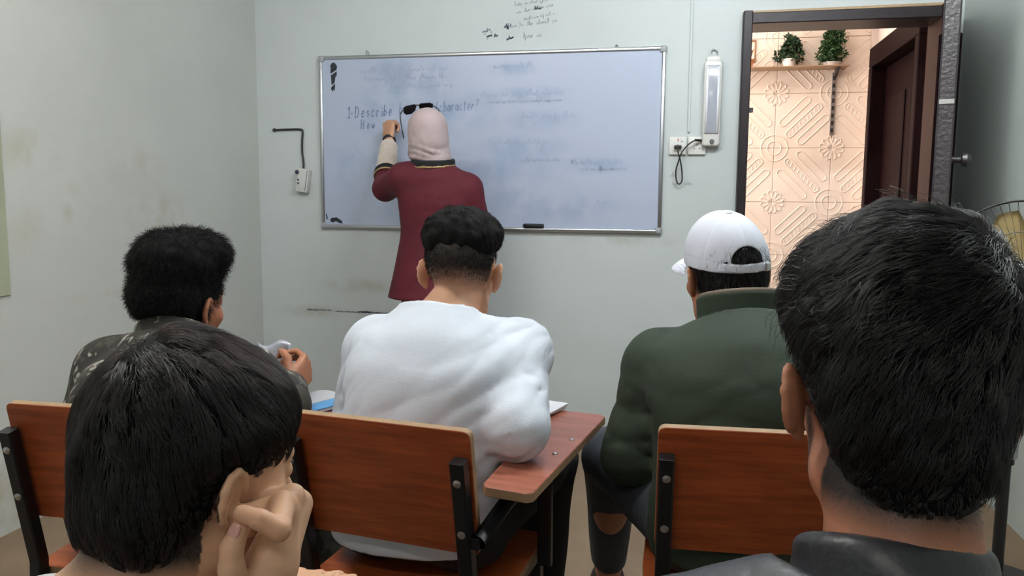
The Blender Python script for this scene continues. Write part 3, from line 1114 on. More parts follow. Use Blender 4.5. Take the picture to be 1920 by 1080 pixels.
mk('wall_sheet', box((XL + .004, 2.18, 1.16), (.006, .31, .66), .002), M('pale_green_sheet', (168, 174, 150), .8, .08, 6))
setp(bpy.data.objects['wall_sheet'], 'pale green sheet hanging on the left wall, cut by the photo edge', 'wall sheet')

# ================================================================== TABLET-ARM CHAIRS
m_lam = wood('orange_laminate', (124, 54, 26), (164, 80, 40))
m_lam_seat = wood('orange_laminate_seat', (150, 70, 34), (186, 98, 52))
m_lam_tab = wood('red_brown_laminate', (132, 74, 58), (160, 98, 78), .32)
m_edge = M('pale_board_edge', (150, 122, 92), .6, .12, 40)
m_tubem = M('black_steel_tube', (20, 21, 24), .38, .15, 30)


def edge_board(poly_bm, mats):
    """faces whose normals lie in the board's plane get the raw-edge material"""
    return poly_bm


def make_chair(x, y, rz, label):
    t = empty('tablet_chair', (x, y, 0), rz, label=label, cat='chair', group='wooden tablet-arm chairs')
    # back board: rounded rectangle, raked 11 degrees, top towards the camera
    hw, hh, r = .178, .120, .012
    poly = []
    for cx, cy, a0 in ((hw - r, hh - r, 0), (-hw + r, hh - r, 90), (-hw + r, -hh + r, 180), (hw - r, -hh + r, 270)):
        for k in range(4):
            a = math.radians(a0 + 30 * k)
            poly.append((cx + r * math.cos(a), cy + r * math.sin(a)))
    bm = prism(poly, -.008, .008, .0012)
    for f in bm.faces:
        f.material_index = 0 if abs(f.normal.z) > .6 else 1
    bmesh.ops.rotate(bm, cent=(0, 0, 0), matrix=Matrix.Rotation(math.radians(90 + 11), 3, 'X'), verts=bm.verts)
    bmesh.ops.translate(bm, vec=(0, .022, .676), verts=bm.verts)
    mk('backrest', bm, [m_lam, m_edge], t)
    # seat board
    seat = prism([(-.19, .05), (.19, .05), (.195, .20), (.185, .39), (.165, .41), (-.165, .41), (-.185, .39), (-.195, .20)], .432, .450, .0015)
    for f in seat.faces:
        f.material_index = 0 if abs(f.normal.z) > .6 else 1
    mk('seat', seat, [m_lam_seat, m_edge], t)
    # rear legs run up as the uprights that carry the back board
    for sx in (-1, 1):
        lg = mk('rear_leg', rtube([(sx * .163, -.020, .745), (sx * .163, .034, .47), (sx * .163, .030, .40), (sx * .168, -.03, .0)], .026, .026, .003, up=(1, 0, 0)), m_tubem, t)
        for z in (.708, .612):
            yb = -.020 + (.745 - z) * .054 / .275
            mk('bolt', lathe([(.008, 0), (.007, .003), (.003, .005)], 10, (sx * .163, yb - .012, z), axis=(0, -1, -.2)), m_steel, lg, autos=40)
        mk('front_leg', rtube([(sx * .17, .38, .43), (sx * .175, .40, 0)], .026, .026, .003, up=(1, 0, 0)), m_tubem, t)
        mk('side_rail', rtube([(sx * .172, .03, .418), (sx * .172, .39, .418)], .024, .024, .003), m_tubem, t)
        mk('foot_rail', rtube([(sx * .170, -.012, .12), (sx * .174, .39, .12)], .022, .022, .003), m_tubem, t)
    mk('cross_rail', rtube([(-.165, .36, .418), (.165, .36, .418)], .024, .024, .003), m_tubem, t)
    mk('cross_rail', rtube([(-.165, .045, .418), (.165, .045, .418)], .024, .024, .003), m_tubem, t)
    # writing tablet
    tab = prism([(.175, .06), (.185, .045), (.262, .040), (.272, .05), (.276, .56), (.262, .575), (-.03, .580), (-.05, .56), (-.045, .40), (.03, .36), (.12, .30), (.165, .22)], .664, .682, .0015)
    for f in tab.faces:
        f.material_index = 0 if abs(f.normal.z) > .6 else 1
    tb = mk('writing_tablet', tab, [m_lam_tab, m_edge], t)
    for px, py in ((.252, .36), (.246, .26)):
        mk('screw', lathe([(.006, 0), (.005, .002), (.002, .003)], 10, (px, py, .682)), m_steel, tb)
    # arm tube: open-ended, from the right upright forward and up to the tablet
    bm = tube([(.190, .000, .600), (.200, .10, .630), (.212, .26, .648), (.215, .42, .650)], .014, 12, cap=False)
    bmesh.ops.solidify(bm, geom=list(bm.faces), thickness=.002)
    mk('arm_tube', bm, m_tubem, t, smooth=True)
    mk('tablet_support', rtube([(.205, .33, .66), (.205, .335, .415)], .030, .018, .003), m_tubem, t)
    mk('arm_bracket', box((.178, .012, .595), (.03, .022, .022), .002), m_tubem, t)
    return t


R_ = math.radians
chair_l = make_chair(-1.045, 1.245, R_(1), 'wooden tablet-arm chair by the left wall, under the sitter in camouflage shirt')
chair_specs = [(-.508, 1.285, R_(-8), 'wooden tablet-arm chair in the middle, under the sitter in white sweatshirt'),
               (.150, 1.375, R_(3), 'wooden tablet-arm chair under the sitter in green jacket and white cap'),
               (-.60, .30, R_(-8), 'wooden tablet-arm chair of the near left boy, below the photo frame'),
               (.175, .335, R_(0), 'wooden tablet-arm chair of the near right sitter, below the photo frame')]
for x, y, rz, lab in chair_specs:
    c = copy_tree(chair_l)
    c.location, c.rotation_euler = (x, y, 0), (0, 0, rz)
    c['label'] = lab

# ================================================================== PEOPLE
m_skin_tan = skin('skin_tan', (192, 146, 118))
m_skin_light = skin('skin_light', (206, 164, 132))
m_skin_dark = skin('skin_brown', (164, 108, 80))
m_hairv = M('black_hair_mass', (11, 10, 11), .8, .3, 90, .3, 300, spec=.15)
m_brow = M('eyebrow_hair', (28, 22, 20), .8)
m_eye = M('eyeball_white', (226, 222, 214), .15, .02)
m_iris = M('brown_iris', (52, 32, 22), .15)


def hair_mat(name, mel=1.0, rough=.22):
    t = NT(name)
    h = t.n('ShaderNodeBsdfHairPrincipled')
    h.parametrization = 'MELANIN'
    h.inputs['Melanin'].default_value = mel
    h.inputs['Melanin Redness'].default_value = .0
    h.inputs['Roughness'].default_value = rough
    h.inputs['Radial Roughness'].default_value = .45
    h.inputs['Random Roughness'].default_value = .2
    t.l(h.outputs[0], t.t.nodes['Material Output'].inputs['Surface'])
    return t.m


m_hair = hair_mat('black_hair')
m_curl = M('matte_black_curls', (17, 16, 17), .75, .1, 40, spec=.22)
m_hair_b = hair_mat('dark_brown_hair', .98, .22)


def head_prims(hc, R, s=1.):
    """prims in world space for head, face and ears; local axes: +x right, +y face, +z up, origin between the ears"""
    T = lambda p: hc + R @ (np.array(p, float) * s)
    A, B = [], []
    el = lambda p, r, RR=None: EL(T(p), np.array(r) * s, R if RR is None else R @ RR)
    rc = lambda a, b, ra, rb=None: RC(T(a), T(b), ra * s, (rb if rb is not None else ra) * s)
    A += [(el((0, -.014, .036), (.0745, .094, .086)), .01), (el((0, .035, -.015), (.064, .058, .080)), .03), (el((0, .040, -.070), (.050, .048, .040)), .025),
          (rc((-.012, .076, -.104), (.012, .076, -.104), .014), .02), (rc((-.046, .0, -.07), (-.022, .066, -.098), .014), .03), (rc((.046, .0, -.07), (.022, .066, -.098), .014), .03),
          (rc((-.036, .079, .031), (.036, .079, .031), .011), .015), (el((-.044, .062, -.022), (.018, .016, .014)), .02), (el((.044, .062, -.022), (.018, .016, .014)), .02)]
    for sx in (-1, 1):
        B.append((EL(T((sx * .031, .097, .012)), np.array((.017, .012, .012)) * s, R), .012))
    C = [(rc((0, .088, .020), (0, .110, -.020), .007, .0105), .010), (el((-.0125, .098, -.025), (.008, .010, .007)), .006), (el((.0125, .098, -.025), (.008, .010, .007)), .006),
         (rc((-.018, .084, -.057), (.018, .084, -.057), .0055), .006), (rc((-.015, .084, -.067), (.015, .084, -.067), .0065), .006)]
    for sx in (-1, 1):
        C.append((el((sx * .031, .0795, .0115), (.0155, .0132, .0120)), .004))
        # ear: plate flaring outwards to the back, helix rim, lobe
        RE = rotm(yaw=-sx * 24, roll=sx * 6)
        E0 = np.array((sx * .080, -.008, -.002))
        C.append((EL(T(E0), np.array((.0055, .0165, .0265)) * s, R @ RE), .007))
        pts = [E0 + RE @ np.array((sx * .005, .0175 * math.cos(math.radians(q)), .0275 * math.sin(math.radians(q)))) for q in (15, 50, 90, 125, 160, 195, 225, 250)]
        for p, q in zip(pts[:-1], pts[1:]):
            C.append((rc(p, q, .0042), .002))
        C.append((el(E0 + RE @ np.array((sx * .002, .004, -.029)), (.0055, .0075, .009)), .005))
        C.append((rc(E0 + RE @ np.array((sx * .0045, -.004, .016)), E0 + RE @ np.array((sx * .0045, -.009, -.012)), .0032), .003))
    Dd = []
    for sx in (-1, 1):
        RE = rotm(yaw=-sx * 24, roll=sx * 6)
        E0 = np.array((sx * .080, -.008, -.002))
        Dd.append((EL(T(E0 + RE @ np.array((sx * .0095, .004, -.004))), np.array((.0085, .0095, .015)) * s, R @ RE), .002))
    return A, B, C, Dd


def hand_prims(w, d, n, side, curl=(.5, .6, .4), thumb=(.45, .3), s=1., spread=.0):
    """wrist, direction to the knuckles, palm normal, side +1 when the thumb lies on cross(d, n)"""
    w, d = np.asarray(w, float), nrmz(d)
    n = nrmz(np.asarray(n, float) - d * (np.asarray(n, float) @ d))
    t = np.cross(d, n) * side
    P = []
    pt = lambda a, b, c: w + (d * a + t * b + n * c) * s
    P.append((EL(pt(.048, 0, 0), np.array((.037, .050, .0145)) * s, np.stack([t, d, n], 1)), .012))
    spec = [(.030, .090, (.042, .026, .021), .0086), (.010, .096, (.046, .029, .022), .0088), (-.010, .091, (.042, .027, .021), .0083), (-.029, .081, (.033, .021, .018), .0073)]
    for i, (o, l, seg, r) in enumerate(spec):
        b = pt(l, o, 0)
        P.append((RC(pt(.02, o * .55, 0), b, .012 * s, .0102 * s), .008))
        a = 0.
        for j, (L, c) in enumerate(zip(seg, curl)):
            a += c * (1 + .12 * i)
            dr = d * math.cos(a) + n * math.sin(a) + t * (o * 4 * spread)
            e = b + nrmz(dr) * L * s
            P.append((RC(b, e, r * s * (1 - .06 * j), r * s * (.95 - .08 * j)), .003))
            b = e
    b = pt(.022, .026, .006)
    dirs = [(.72, .62, .3), (.8, .25 - thumb[0] * .6, .3 + thumb[0]), (.8, .0 - thumb[1], .35 + thumb[0])]
    for j, (L, dd, r) in enumerate(zip((.042, .033, .027), dirs, (.0115, .0100, .0090))):
        e = b + nrmz(d * dd[0] + t * dd[1] + n * dd[2]) * L * s
        P.append((RC(b, e, r * s, r * s * .92), .005))
        b = e
    return P


class Person:
    def __init__(s, label, sk, skin_m, fine=.005, zones=(), coarse=.012, fade=None, hs=1., extra=(), name='person', group=None):
        s.sk = {k: (np.asarray(v, float) if not k.startswith('_') else v) for k, v in sk.items()}
        k = s.sk
        s.R = rotm(*sk['_hrot'])
        s.hs = hs
        s.side = nrmz(k['shr'] - k['shl'])
        b = sk.get('_bulk', 1.)
        s.b = b
        hip, neck = k['hip'], k['neck']
        # stations follow a curved back
        bow = sk.get('_bow', .02)
        fwd = nrmz(np.cross((0, 0, 1), s.side))
        mid = lambda t: hip + (neck - hip) * t - fwd * bow * math.sin(math.pi * min(1, t * 1.05)) * 1.0
        s.mid, s.fwd = mid, fwd
        s.st = [(mid(0) - np.array((0, 0, .06)), .150 * b, .100 * b), (mid(.08), .165 * b, .110 * b), (mid(.36), .140 * b, .098 * b), (mid(.68), .160 * b, .112 * b), (mid(.86), .150 * b, .098 * b), (mid(.97), .085 * b, .065 * b), (mid(1.03), .06, .055)]
        lo = np.min([v for v in k.values() if isinstance(v, np.ndarray)], 0) - .2
        hi = np.max([v for v in k.values() if isinstance(v, np.ndarray)], 0) + .2
        lo[2] = -.01
        hc = k['head']
        hz = [(hc[i] - .13 * hs, hc[i] + .135 * hs, fine) for i in range(3)]
        zs = [[hz[i]] for i in range(3)]
        for c, r, f in zones:
            for i in range(3):
                zs[i].append((c[i] - r, c[i] + r, f))
        F = Field(*[axis(lo[i], hi[i], coarse, zs[i]) for i in range(3)])
        F.add(LOFT(s.st, s.side, cap=1), .03)
        F.add(RC(neck - (neck - hip) * .04, hc + s.R @ (np.array((0, -.022, -.055)) * hs), .062 * b, .054), .03)
        for q in ('l', 'r'):
            sh, el_, wr = k['sh' + q], k['el' + q], k['wr' + q]
            F.add(RC(mid(sk.get('_trap', .92)), sh, .055 * b, .052 * b), .04)
            F.add(RC(sh, el_, .050 * b, .038 * b), .02)
            F.add(RC(el_, wr, .038 * b, .026), .02)
            hp, kn, an, toe = k['hp' + q], k['kn' + q], k['an' + q], k['toe' + q]
            F.add(RC(hp, kn, .082 * b, .054 * b), .03)
            F.add(RC(kn, an, .054 * b, .036), .02)
            F.add(EL(kn + (an - kn) * .3 - nrmz(np.cross(np.cross(an - kn, toe - an), an - kn)) * .012, (.045, .045, .09)), .03)
            F.add(RC(an - np.array((0, 0, .03)), toe, .034, .024), .02)
        A, B, C, Dd = head_prims(hc, s.R, hs)
        for p, kk in A:
            F.add(p, kk)
        for p, kk in B:
            F.sub(p, kk)
        for p, kk in C:
            F.add(p, kk)
        for p, kk in Dd:
            F.sub(p, kk)
        for p, kk in sk.get('_hands', []):
            F.add(p, kk)
        for p, kk in extra:
            F.add(p, kk)
        s.F = F
        P, Q = F.mesh()
        P = relax(P, Q, 1, .4)
        s.base = np.array((hip[0], hip[1], 0.))
        s.o = mk(name, (P - s.base, Q), skin_m, loc=tuple(s.base), smooth=True)
        setp(s.o, label, 'person', group)
        L = (P - hc) @ s.R / hs
        st = np.zeros(len(P), np.float32)
        if fade is not None:
            st = (np.clip(fade(L), 0, 1) * ((L[:, 0] / .085) ** 2 + ((L[:, 1] + .01) / .115) ** 2 < 1.15)).astype(np.float32)
        a = s.o.data.attributes.new('stubble', 'FLOAT', 'POINT')
        a.data.foreach_set('value', st)
        # eyes and brows
        for sx in (-1, 1):
            c = hc + s.R @ (np.array((sx * .031, .0815, .0115)) * hs)
            bm = lathe([(.0118 * math.sin(math.pi * i / 8) * hs + 1e-4, -.0118 * math.cos(math.pi * i / 8) * hs) for i in range(9)], 14, tuple(c - s.base), axis=tuple(s.R[:, 1]))
            for f in bm.faces:
                f.material_index = 1 if (np.array(f.calc_center_median()) + s.base - c) @ s.R[:, 1] > .0088 * hs else 0
            mk('eye', bm, [m_eye, m_iris], s.o, smooth=True)
            pts = [hc + s.R @ (np.array((sx * x, y, z)) * hs) - s.base for x, y, z in ((.014, .0915, .030), (.026, .0900, .0345), (.038, .0835, .035), (.050, .072, .029))]
            mk('eyebrow', tube(smooth_path([tuple(p) for p in pts], 3), .0034 * hs, 6), m_brow, s.o, smooth=True)

    def T(s, p):
        return s.sk['head'] + s.R @ (np.array(p, float) * s.hs)

    def part(s, name, F, mat, it=1, label=None, parent=None):
        P, Q = F.mesh()
        P = relax(P, Q, it, .5)
        o = mk(name, (P - s.base, Q), mat, parent or s.o, smooth=True)
        return setp(o, label)

    def field(s, lo, hi, h, zones=((), (), ())):
        return Field(*[axis(lo[i], hi[i], h, zones[i]) for i in range(3)])

    # ---- garments
    def top(s, name, mat, grow=.018, sleeve=.016, hem=-.02, folds=(), wav=None, h=.008, cuff=.92, arms=('l', 'r'), neckcut=.0, neckn=None, extra=(), label=None, shoulder=.0, body_k=.04, sl_flare=.006, flare=0., local=()):
        k, b = s.sk, s.b
        pts = [k[a + q] for a in ('sh', 'el', 'wr') for q in 'lr'] + [k['hip'], k['neck']]
        lo, hi = np.min(pts, 0) - .17, np.max(pts, 0) + .17
        lo[2] = min(lo[2], k['hip'][2] + hem - .05)
        F = Field.cube(lo, hi, h)
        st = [(c, w, d) for c, w, d in s.st]
        st[0] = (st[0][0] + np.array((0, 0, min(0, hem + .02))), st[0][1] + flare, st[0][2] + flare)
        F.add(LOFT(st, s.side, grow=grow, cap=1), .02)
        for q in arms:
            sh, el_, wr = k['sh' + q], k['el' + q], k['wr' + q]
            F.add(RC(s.mid(k.get('_trap', .92)), sh + np.array((0, 0, .0)), .060 * b + sleeve + shoulder, .056 * b + sleeve * .7), body_k)
            F.add(RC(sh, el_, .054 * b + sleeve, .041 * b + sleeve + sl_flare), body_k * .6)
            F.add(RC(el_, el_ + (wr - el_) * cuff, .041 * b + sleeve + sl_flare, .030 + sleeve), .02)
        for p, kk in extra:
            F.add(p, kk)
        nv = nrmz(s.sk['head'] - s.mid(.9)) if neckn is None else np.asarray(neckn, float)
        g = F
        npt = k['neck'] + nrmz(nv) * (.02 + neckcut)
        # cut only near the neck: a ball region around the neck loses what stands above the plane
        X, Y, Z = np.meshgrid(*F.ax, indexing='ij', sparse=True)
        dpl = (X - npt[0]) * nv[0] + (Y - npt[1]) * nv[1] + (Z - npt[2]) * nv[2]
        rad = np.sqrt((X - npt[0]) ** 2 + (Y - npt[1]) ** 2 + (Z - npt[2]) ** 2)
        F.v = np.maximum(F.v, dpl - .8 * np.maximum(rad - .075, 0)).astype(np.float32)
        hz = k['hip'][2] + hem
        F.v = np.maximum(F.v, np.where(np.sqrt((X - k['hip'][0]) ** 2 + (Y - k['hip'][1]) ** 2) < .30, hz - Z, -1)).astype(np.float32)
        for a, c, r, dep in folds:      # creases: grooves (dep > 0) or ridges (dep < 0) along a segment
            p = RC(a, c, r, r * .6)
            if dep > 0:
                F.sub(p, dep)
            else:
                F.add(p, -dep)
        if wav is not None:
            for cen, rr, fr, amp, sd, dn in local:
                cf = creases(fr, sd, dn)
                F.disp(lambda P: amp * cf(P) * np.exp(-((P - np.asarray(cen)) ** 2).sum(1) / rr ** 2))
            for fr, amp, sd, dn in wav:
                wfn = creases(fr, sd, dn) if dn is not None else waves(fr, sd)
                F.disp(lambda P, wfn=wfn, amp=amp: amp * wfn(P))
        return s.part(name, F, mat, 1, label)

    def trousers(s, mat, grow=.014, h=.010, wav=(28, .004, 3, None), stop=1.0, flare=.0):
        k, b = s.sk, s.b
        pts = [k[a + q] for a in ('hp', 'kn', 'an') for q in 'lr'] + [k['hip']]
        F = Field.cube(np.min(pts, 0) - .16, np.max(pts, 0) + .16, h)
        F.add(LOFT(s.st[:3], s.side, grow=grow * .7, cap=1), .02)
        for q in 'lr':
            hp, kn, an = k['hp' + q], k['kn' + q], k['an' + q]
            F.add(RC(hp, kn, .086 * b + grow, .057 * b + grow), .03)
            F.add(RC(kn, kn + (an - kn) * stop, .057 * b + grow, .040 + grow + flare), .02)
        w = waves(wav[0], wav[2], dirn=wav[3])
        F.disp(lambda P: wav[1] * w(P))
        return s.part('trousers', F, mat, 1)

    def shoes(s, mat, h=.007):
        k = s.sk
        for q in 'lr':
            an, toe = k['an' + q], k['toe' + q]
            d = nrmz((toe - an) * np.array((1, 1, 0)))
            x = np.cross(d, (0, 0, 1))
            R = np.stack([x, d, (0, 0, 1)], 1)
            an0 = np.array((an[0], an[1], 0))
            F = Field.cube(an0 - .22, an0 + np.array((.22, .22, .16)), h)
            F.add(EL(an0 + d * .05 + np.array((0, 0, .045)), (.046, .125, .045), R), .01)
            F.add(EL(an0 + d * .12 + np.array((0, 0, .035)), (.050, .07, .035), R), .02)
            F.add(RC(an0 + np.array((0, 0, .04)), an0 + np.array((0, 0, .10)), .045, .048), .02)
            F.add(BX(an0 + d * .055 + np.array((0, 0, .012)), (.048, .135, .012), R, .01), .006)
            F.cut((0, 0, .002), (0, 0, -1))
            s.part('shoe', F, mat)

    # ---- hair
    def hair_mass(s, prims, subs, h=.004, disp=(), mat=None, cuts=()):
        hc = s.sk['head']
        F = Field.cube(hc - .20 * s.hs, hc + .22 * s.hs, h)
        for kind, p, r, kk, rr in prims:
            Rr = s.R if rr is None else s.R @ rr
            if kind == 'el':
                F.add(EL(s.T(p), np.array(r) * s.hs, Rr), kk)
            else:
                F.add(RC(s.T(p), s.T(r), rr[0] * s.hs if False else kk[0] * s.hs, kk[1] * s.hs), kk[2])
        for p, r, kk in subs:
            F.sub(EL(s.T(p), np.array(r) * s.hs, s.R), kk)
        for pt, nv in cuts:
            F.cut(s.T(pt), s.R @ np.array(nv, float))
        for fr, amp, sd in disp:
            w = waves(fr, sd)
            F.disp(lambda P: amp * w(P))
        o = s.part('hair', F, mat or m_hairv, 1)
        return o, F

    def fuzz(s, parent, n, length, mat, seed, rad=.00022):
        """very short cropped hair growing straight out of the skin where the stubble mark is set"""
        me = s.o.data
        V = np.empty(len(me.vertices) * 3, np.float32)
        me.vertices.foreach_get('co', V)
        V = V.reshape(-1, 3).astype(float) + s.base
        st = np.empty(len(V), np.float32)
        me.attributes['stubble'].data.foreach_get('value', st)
        nl = np.empty(len(me.loops), np.int32)
        me.loops.foreach_get('vertex_index', nl)
        Q = nl.reshape(-1, 4)
        w = st[Q].mean(1)
        Q, w = Q[w > .05], w[w > .05]
        ar = np.linalg.norm(np.cross(V[Q[:, 2]] - V[Q[:, 0]], V[Q[:, 3]] - V[Q[:, 1]]), axis=1) * w
        rg = np.random.default_rng(seed)
        fi = rg.choice(len(Q), n, p=ar / ar.sum())
        u, v = rg.random((n, 1)), rg.random((n, 1))
        q = V[Q[fi]]
        P = (q[:, 0] * (1 - u) + q[:, 1] * u) * (1 - v) + (q[:, 3] * (1 - u) + q[:, 2] * u) * v
        N = s.F.grad(P, .006)
        d = N * .55 + (np.array((0, -.15, -.8)) @ s.R.T) + rg.normal(size=(n, 3)) * .3
        d /= np.linalg.norm(d, axis=1, keepdims=True)
        L = length * (.25 + .75 * w[fi] ** 2) * rg.uniform(.6, 1.2, n)
        pos = P[:, None] - N[:, None] * .0008 + d[:, None] * (L[:, None] * np.linspace(0, 1, 4)[None])[:, :, None]
        hcv = bpy.data.hair_curves.new('cropped_hair')
        hcv.add_curves([4] * n)
        hcv.attributes['position'].data.foreach_set('vector', (pos.reshape(-1, 3) - s.base).astype(np.float32).ravel())
        ra = hcv.attributes.new('radius', 'FLOAT', 'POINT')
        ra.data.foreach_set('value', np.tile(np.linspace(1, .4, 4) * rad, n).astype(np.float32))
        hcv.materials.append(mat)
        ob = bpy.data.objects.new('cropped_hair', hcv)
        COL.objects.link(ob)
        ob.parent = parent
        ob['kind'] = 'stuff'

    def strands(s, o, F, n, length, flow, mat, seed=0, rad=.00028, steps=7, lift=.0, clump=.0, clumps=500, curl=0., jitter=.25, keep=None, inset=.004, curlf=3.):
        """hair curves rooted on the hair mass, combed along flow(local position, normal)"""
        rg = np.random.default_rng(seed)
        me = o.data
        nv = len(me.vertices)
        V = np.empty(nv * 3, np.float32)
        me.vertices.foreach_get('co', V)
        V = V.reshape(-1, 3).astype(float) + s.base
        nl = np.empty(len(me.loops), np.int32)
        me.loops.foreach_get('vertex_index', nl)
        Q = nl.reshape(-1, 4)
        ar = np.linalg.norm(np.cross(V[Q[:, 2]] - V[Q[:, 0]], V[Q[:, 3]] - V[Q[:, 1]]), axis=1)
        fi = rg.choice(len(Q), n, p=ar / ar.sum())
        a, b = rg.random((n, 1)), rg.random((n, 1))
        q = V[Q[fi]]
        P = (q[:, 0] * (1 - a) + q[:, 1] * a) * (1 - b) + (q[:, 3] * (1 - a) + q[:, 2] * a) * b
        N = F.grad(P)
        hc = s.sk['head']
        loc = (P - hc) @ s.R / s.hs
        if keep is not None:
            m = keep(loc, rg.random(n))
            P, N, loc = P[m], N[m], loc[m]
            n = len(P)
        L = length(loc, rg) if callable(length) else length * rg.uniform(.6, 1.15, n)
        pos = np.zeros((n, steps, 3))
        p = P - N * inset
        rnd = rg.normal(size=(n, 3)) * jitter
        ph = rg.uniform(0, 6.28, n)
        dprev = None
        lf = rg.uniform(.3, 1.2, n) * lift
        for i in range(steps):
            pos[:, i] = p
            loc = (p - hc) @ s.R / s.hs
            N = F.grad(p)
            f = flow(loc, N @ s.R) @ s.R.T + rnd
            f = f - N * (f * N).sum(1, keepdims=True)
            f = f / (np.linalg.norm(f, axis=1, keepdims=True) + 1e-9)
            if curl:
                bt = np.cross(N, f)
                aa = ph + i * curlf
                f = f + (bt * np.cos(aa)[:, None] + N * np.sin(aa)[:, None]) * curl
            f = f + N * lf[:, None]
            f = f / (np.linalg.norm(f, axis=1, keepdims=True) + 1e-9)
            d = f if dprev is None else f * .75 + dprev * .25
            dprev = d
            p = p + d * (L / (steps - 1))[:, None]
            if not curl:
                sd = F.sample(p)
                tgt = -inset + (inset + .002 + lf * .5 * L) * min(1, (i + 1) / 2)
                p = p + N * np.clip(tgt - sd, -.004, .004)[:, None] * .6
        if clump:
            gi = rg.choice(n, min(clumps, n), replace=False)
            root, gr = pos[:, 0], pos[gi, 0]
            near = np.empty(n, np.int64)
            for q0 in range(0, n, 2000):
                near[q0:q0 + 2000] = ((root[q0:q0 + 2000, None] - gr[None]) ** 2).sum(2).argmin(1)
            gp = pos[gi][near]
            wt = (np.linspace(0, 1, steps) ** .8 * clump)[None, :, None] * rg.uniform(.5, 1.1, (n, 1, 1))
            pos = pos + (gp - pos) * np.clip(wt, 0, .95)
        hcv = bpy.data.hair_curves.new('hair_strands')
        hcv.add_curves([steps] * n)
        hcv.attributes['position'].data.foreach_set('vector', (pos.reshape(-1, 3) - s.base).astype(np.float32).ravel())
        ra = hcv.attributes.new('radius', 'FLOAT', 'POINT')
        tp = np.linspace(1, .35, steps)
        ra.data.foreach_set('value', np.tile(tp * rad, n).astype(np.float32))
        hcv.materials.append(mat)
        ob = bpy.data.objects.new('hair_strands', hcv)
        COL.objects.link(ob)
        ob.parent = o
        ob['kind'] = 'stuff'
        return ob


def whorl(crown, grav=.3, extra=(0, 0, 0)):
    c, e = np.array(crown, float), np.array(extra, float)

    def f(loc, N):
        d = loc - c
        d = d / (np.linalg.norm(d, axis=1, keepdims=True) + 1e-6)
        return d + np.array((0, 0, -grav)) + e
    return f


V3 = lambda *a: np.array(a, float)
# cloth materials
m_white_knit = M('white_sweatshirt_cotton', (204, 211, 222), .85, .03, 14, .12, 240)
m_green = M('dark_green_jacket_cloth', (31, 45, 29), .8, .1, 10, .15, 260)
m_collar_in = M('brown_collar_lining', (104, 92, 80), .85, .1)
m_blackcloth = M('black_trouser_cloth', (22, 22, 26), .85, .15, 20, .15, 200)
m_denim = M('dark_grey_denim', (54, 58, 66), .85, .2, 30, .2, 260)
m_blackj = M('black_padded_jacket', (40, 41, 46), .42, .12, 16, .2, 120)
m_teegrey = M('light_grey_tee', (176, 178, 180), .85, .04, 20, .12, 200)
m_maroon_c = M('maroon_coat_cloth', (84, 11, 30), .8, .12, 12, .2, 200)
m_navy = M('navy_trouser_cloth', (34, 40, 62), .85, .12)
m_scarf = M('dusty_pink_headscarf', (184, 166, 168), .75, .06, 10, .25, 120)
m_fluff = M('cream_fleece', (206, 190, 178), .95, .08, 60, .6, 160, sheen=.5)
m_gold = M('gold_braid', (176, 152, 110), .5, .2, 200, metal=.8)
m_shoe = M('black_shoe_leather', (26, 25, 26), .45, .15)


def camo_mat():
    t = NT('dark_camouflage_cloth')
    n1 = t.remap(t.noise(16, 2), .50, .53)
    n2 = t.remap(t.noise(26, 2, stretch=(1, 1.3, .8)), .60, .63)
    c = t.mix(n1, lin((40, 38, 34)), lin((66, 62, 54)))
    c = t.mix(n2, c, lin((150, 146, 138)))
    t.base(c)
    t.b.inputs['Roughness'].default_value = .85
    t.bump(t.noise(220, 2), .15, .003)
    return t.m


m_camo = camo_mat()


def seated(hip, neck, head, hrot, shl, shr, ell, elr, wrl, wrr, face=0., knees=None, ank=None, **kw):
    """fill in the legs of a sitter facing `face` degrees to the right of +y"""
    hip = V3(*hip)
    f = V3(math.sin(R_(face)), math.cos(R_(face)), 0)
    r = V3(f[1], -f[0], 0)
    d = dict(hip=hip, neck=neck, head=head, _hrot=hrot, shl=shl, shr=shr, ell=ell, elr=elr, wrl=wrl, wrr=wrr)
    for q, sg in (('l', -1), ('r', 1)):
        hp = hip + r * sg * .085 + f * .02 + V3(0, 0, -.005)
        kn = hip + r * sg * .13 + f * .43 + V3(0, 0, .005)
        an = V3(kn[0], kn[1], .09) + f * .0
        if knees and q in knees:
            kn = V3(*knees[q])
        if ank and q in ank:
            an = V3(*ank[q])
        d['hp' + q], d['kn' + q], d['an' + q] = hp, kn, an
        d['toe' + q] = V3(an[0], an[1], .035) + f * .15
    for k_ in list(d):
        if not k_.startswith('_'):
            d[k_] = np.asarray(d[k_], float)
    d.update({'_' + k: v for k, v in kw.items()})
    return d


# ------------------------------------------------------------------ sitter in white sweatshirt, middle chair
hd = V3(-.472, 1.70, 1.012)
sk = seated((-.500, 1.475, .545), (-.492, 1.615, .925), hd, (-4, -8, 2), (-.650, 1.655, .845), (-.335, 1.660, .850), (-.690, 1.60, .655), (-.292, 1.462, .742), (-.560, 1.73, .70), (-.440, 1.680, .722), face=6,
            knees={'r': (-.305, 1.90, .545), 'l': (-.60, 1.91, .545)}, bulk=1.0, bow=.03, trap=.83)
sk['_hands'] = hand_prims(sk['wrr'], (-.55, .8, -.05), (0, 0, -1), 1, (.5, .7, .4)) + hand_prims(sk['wrl'], (.7, .7, .0), (0, 0, -1), -1, (.3, .4, .3))


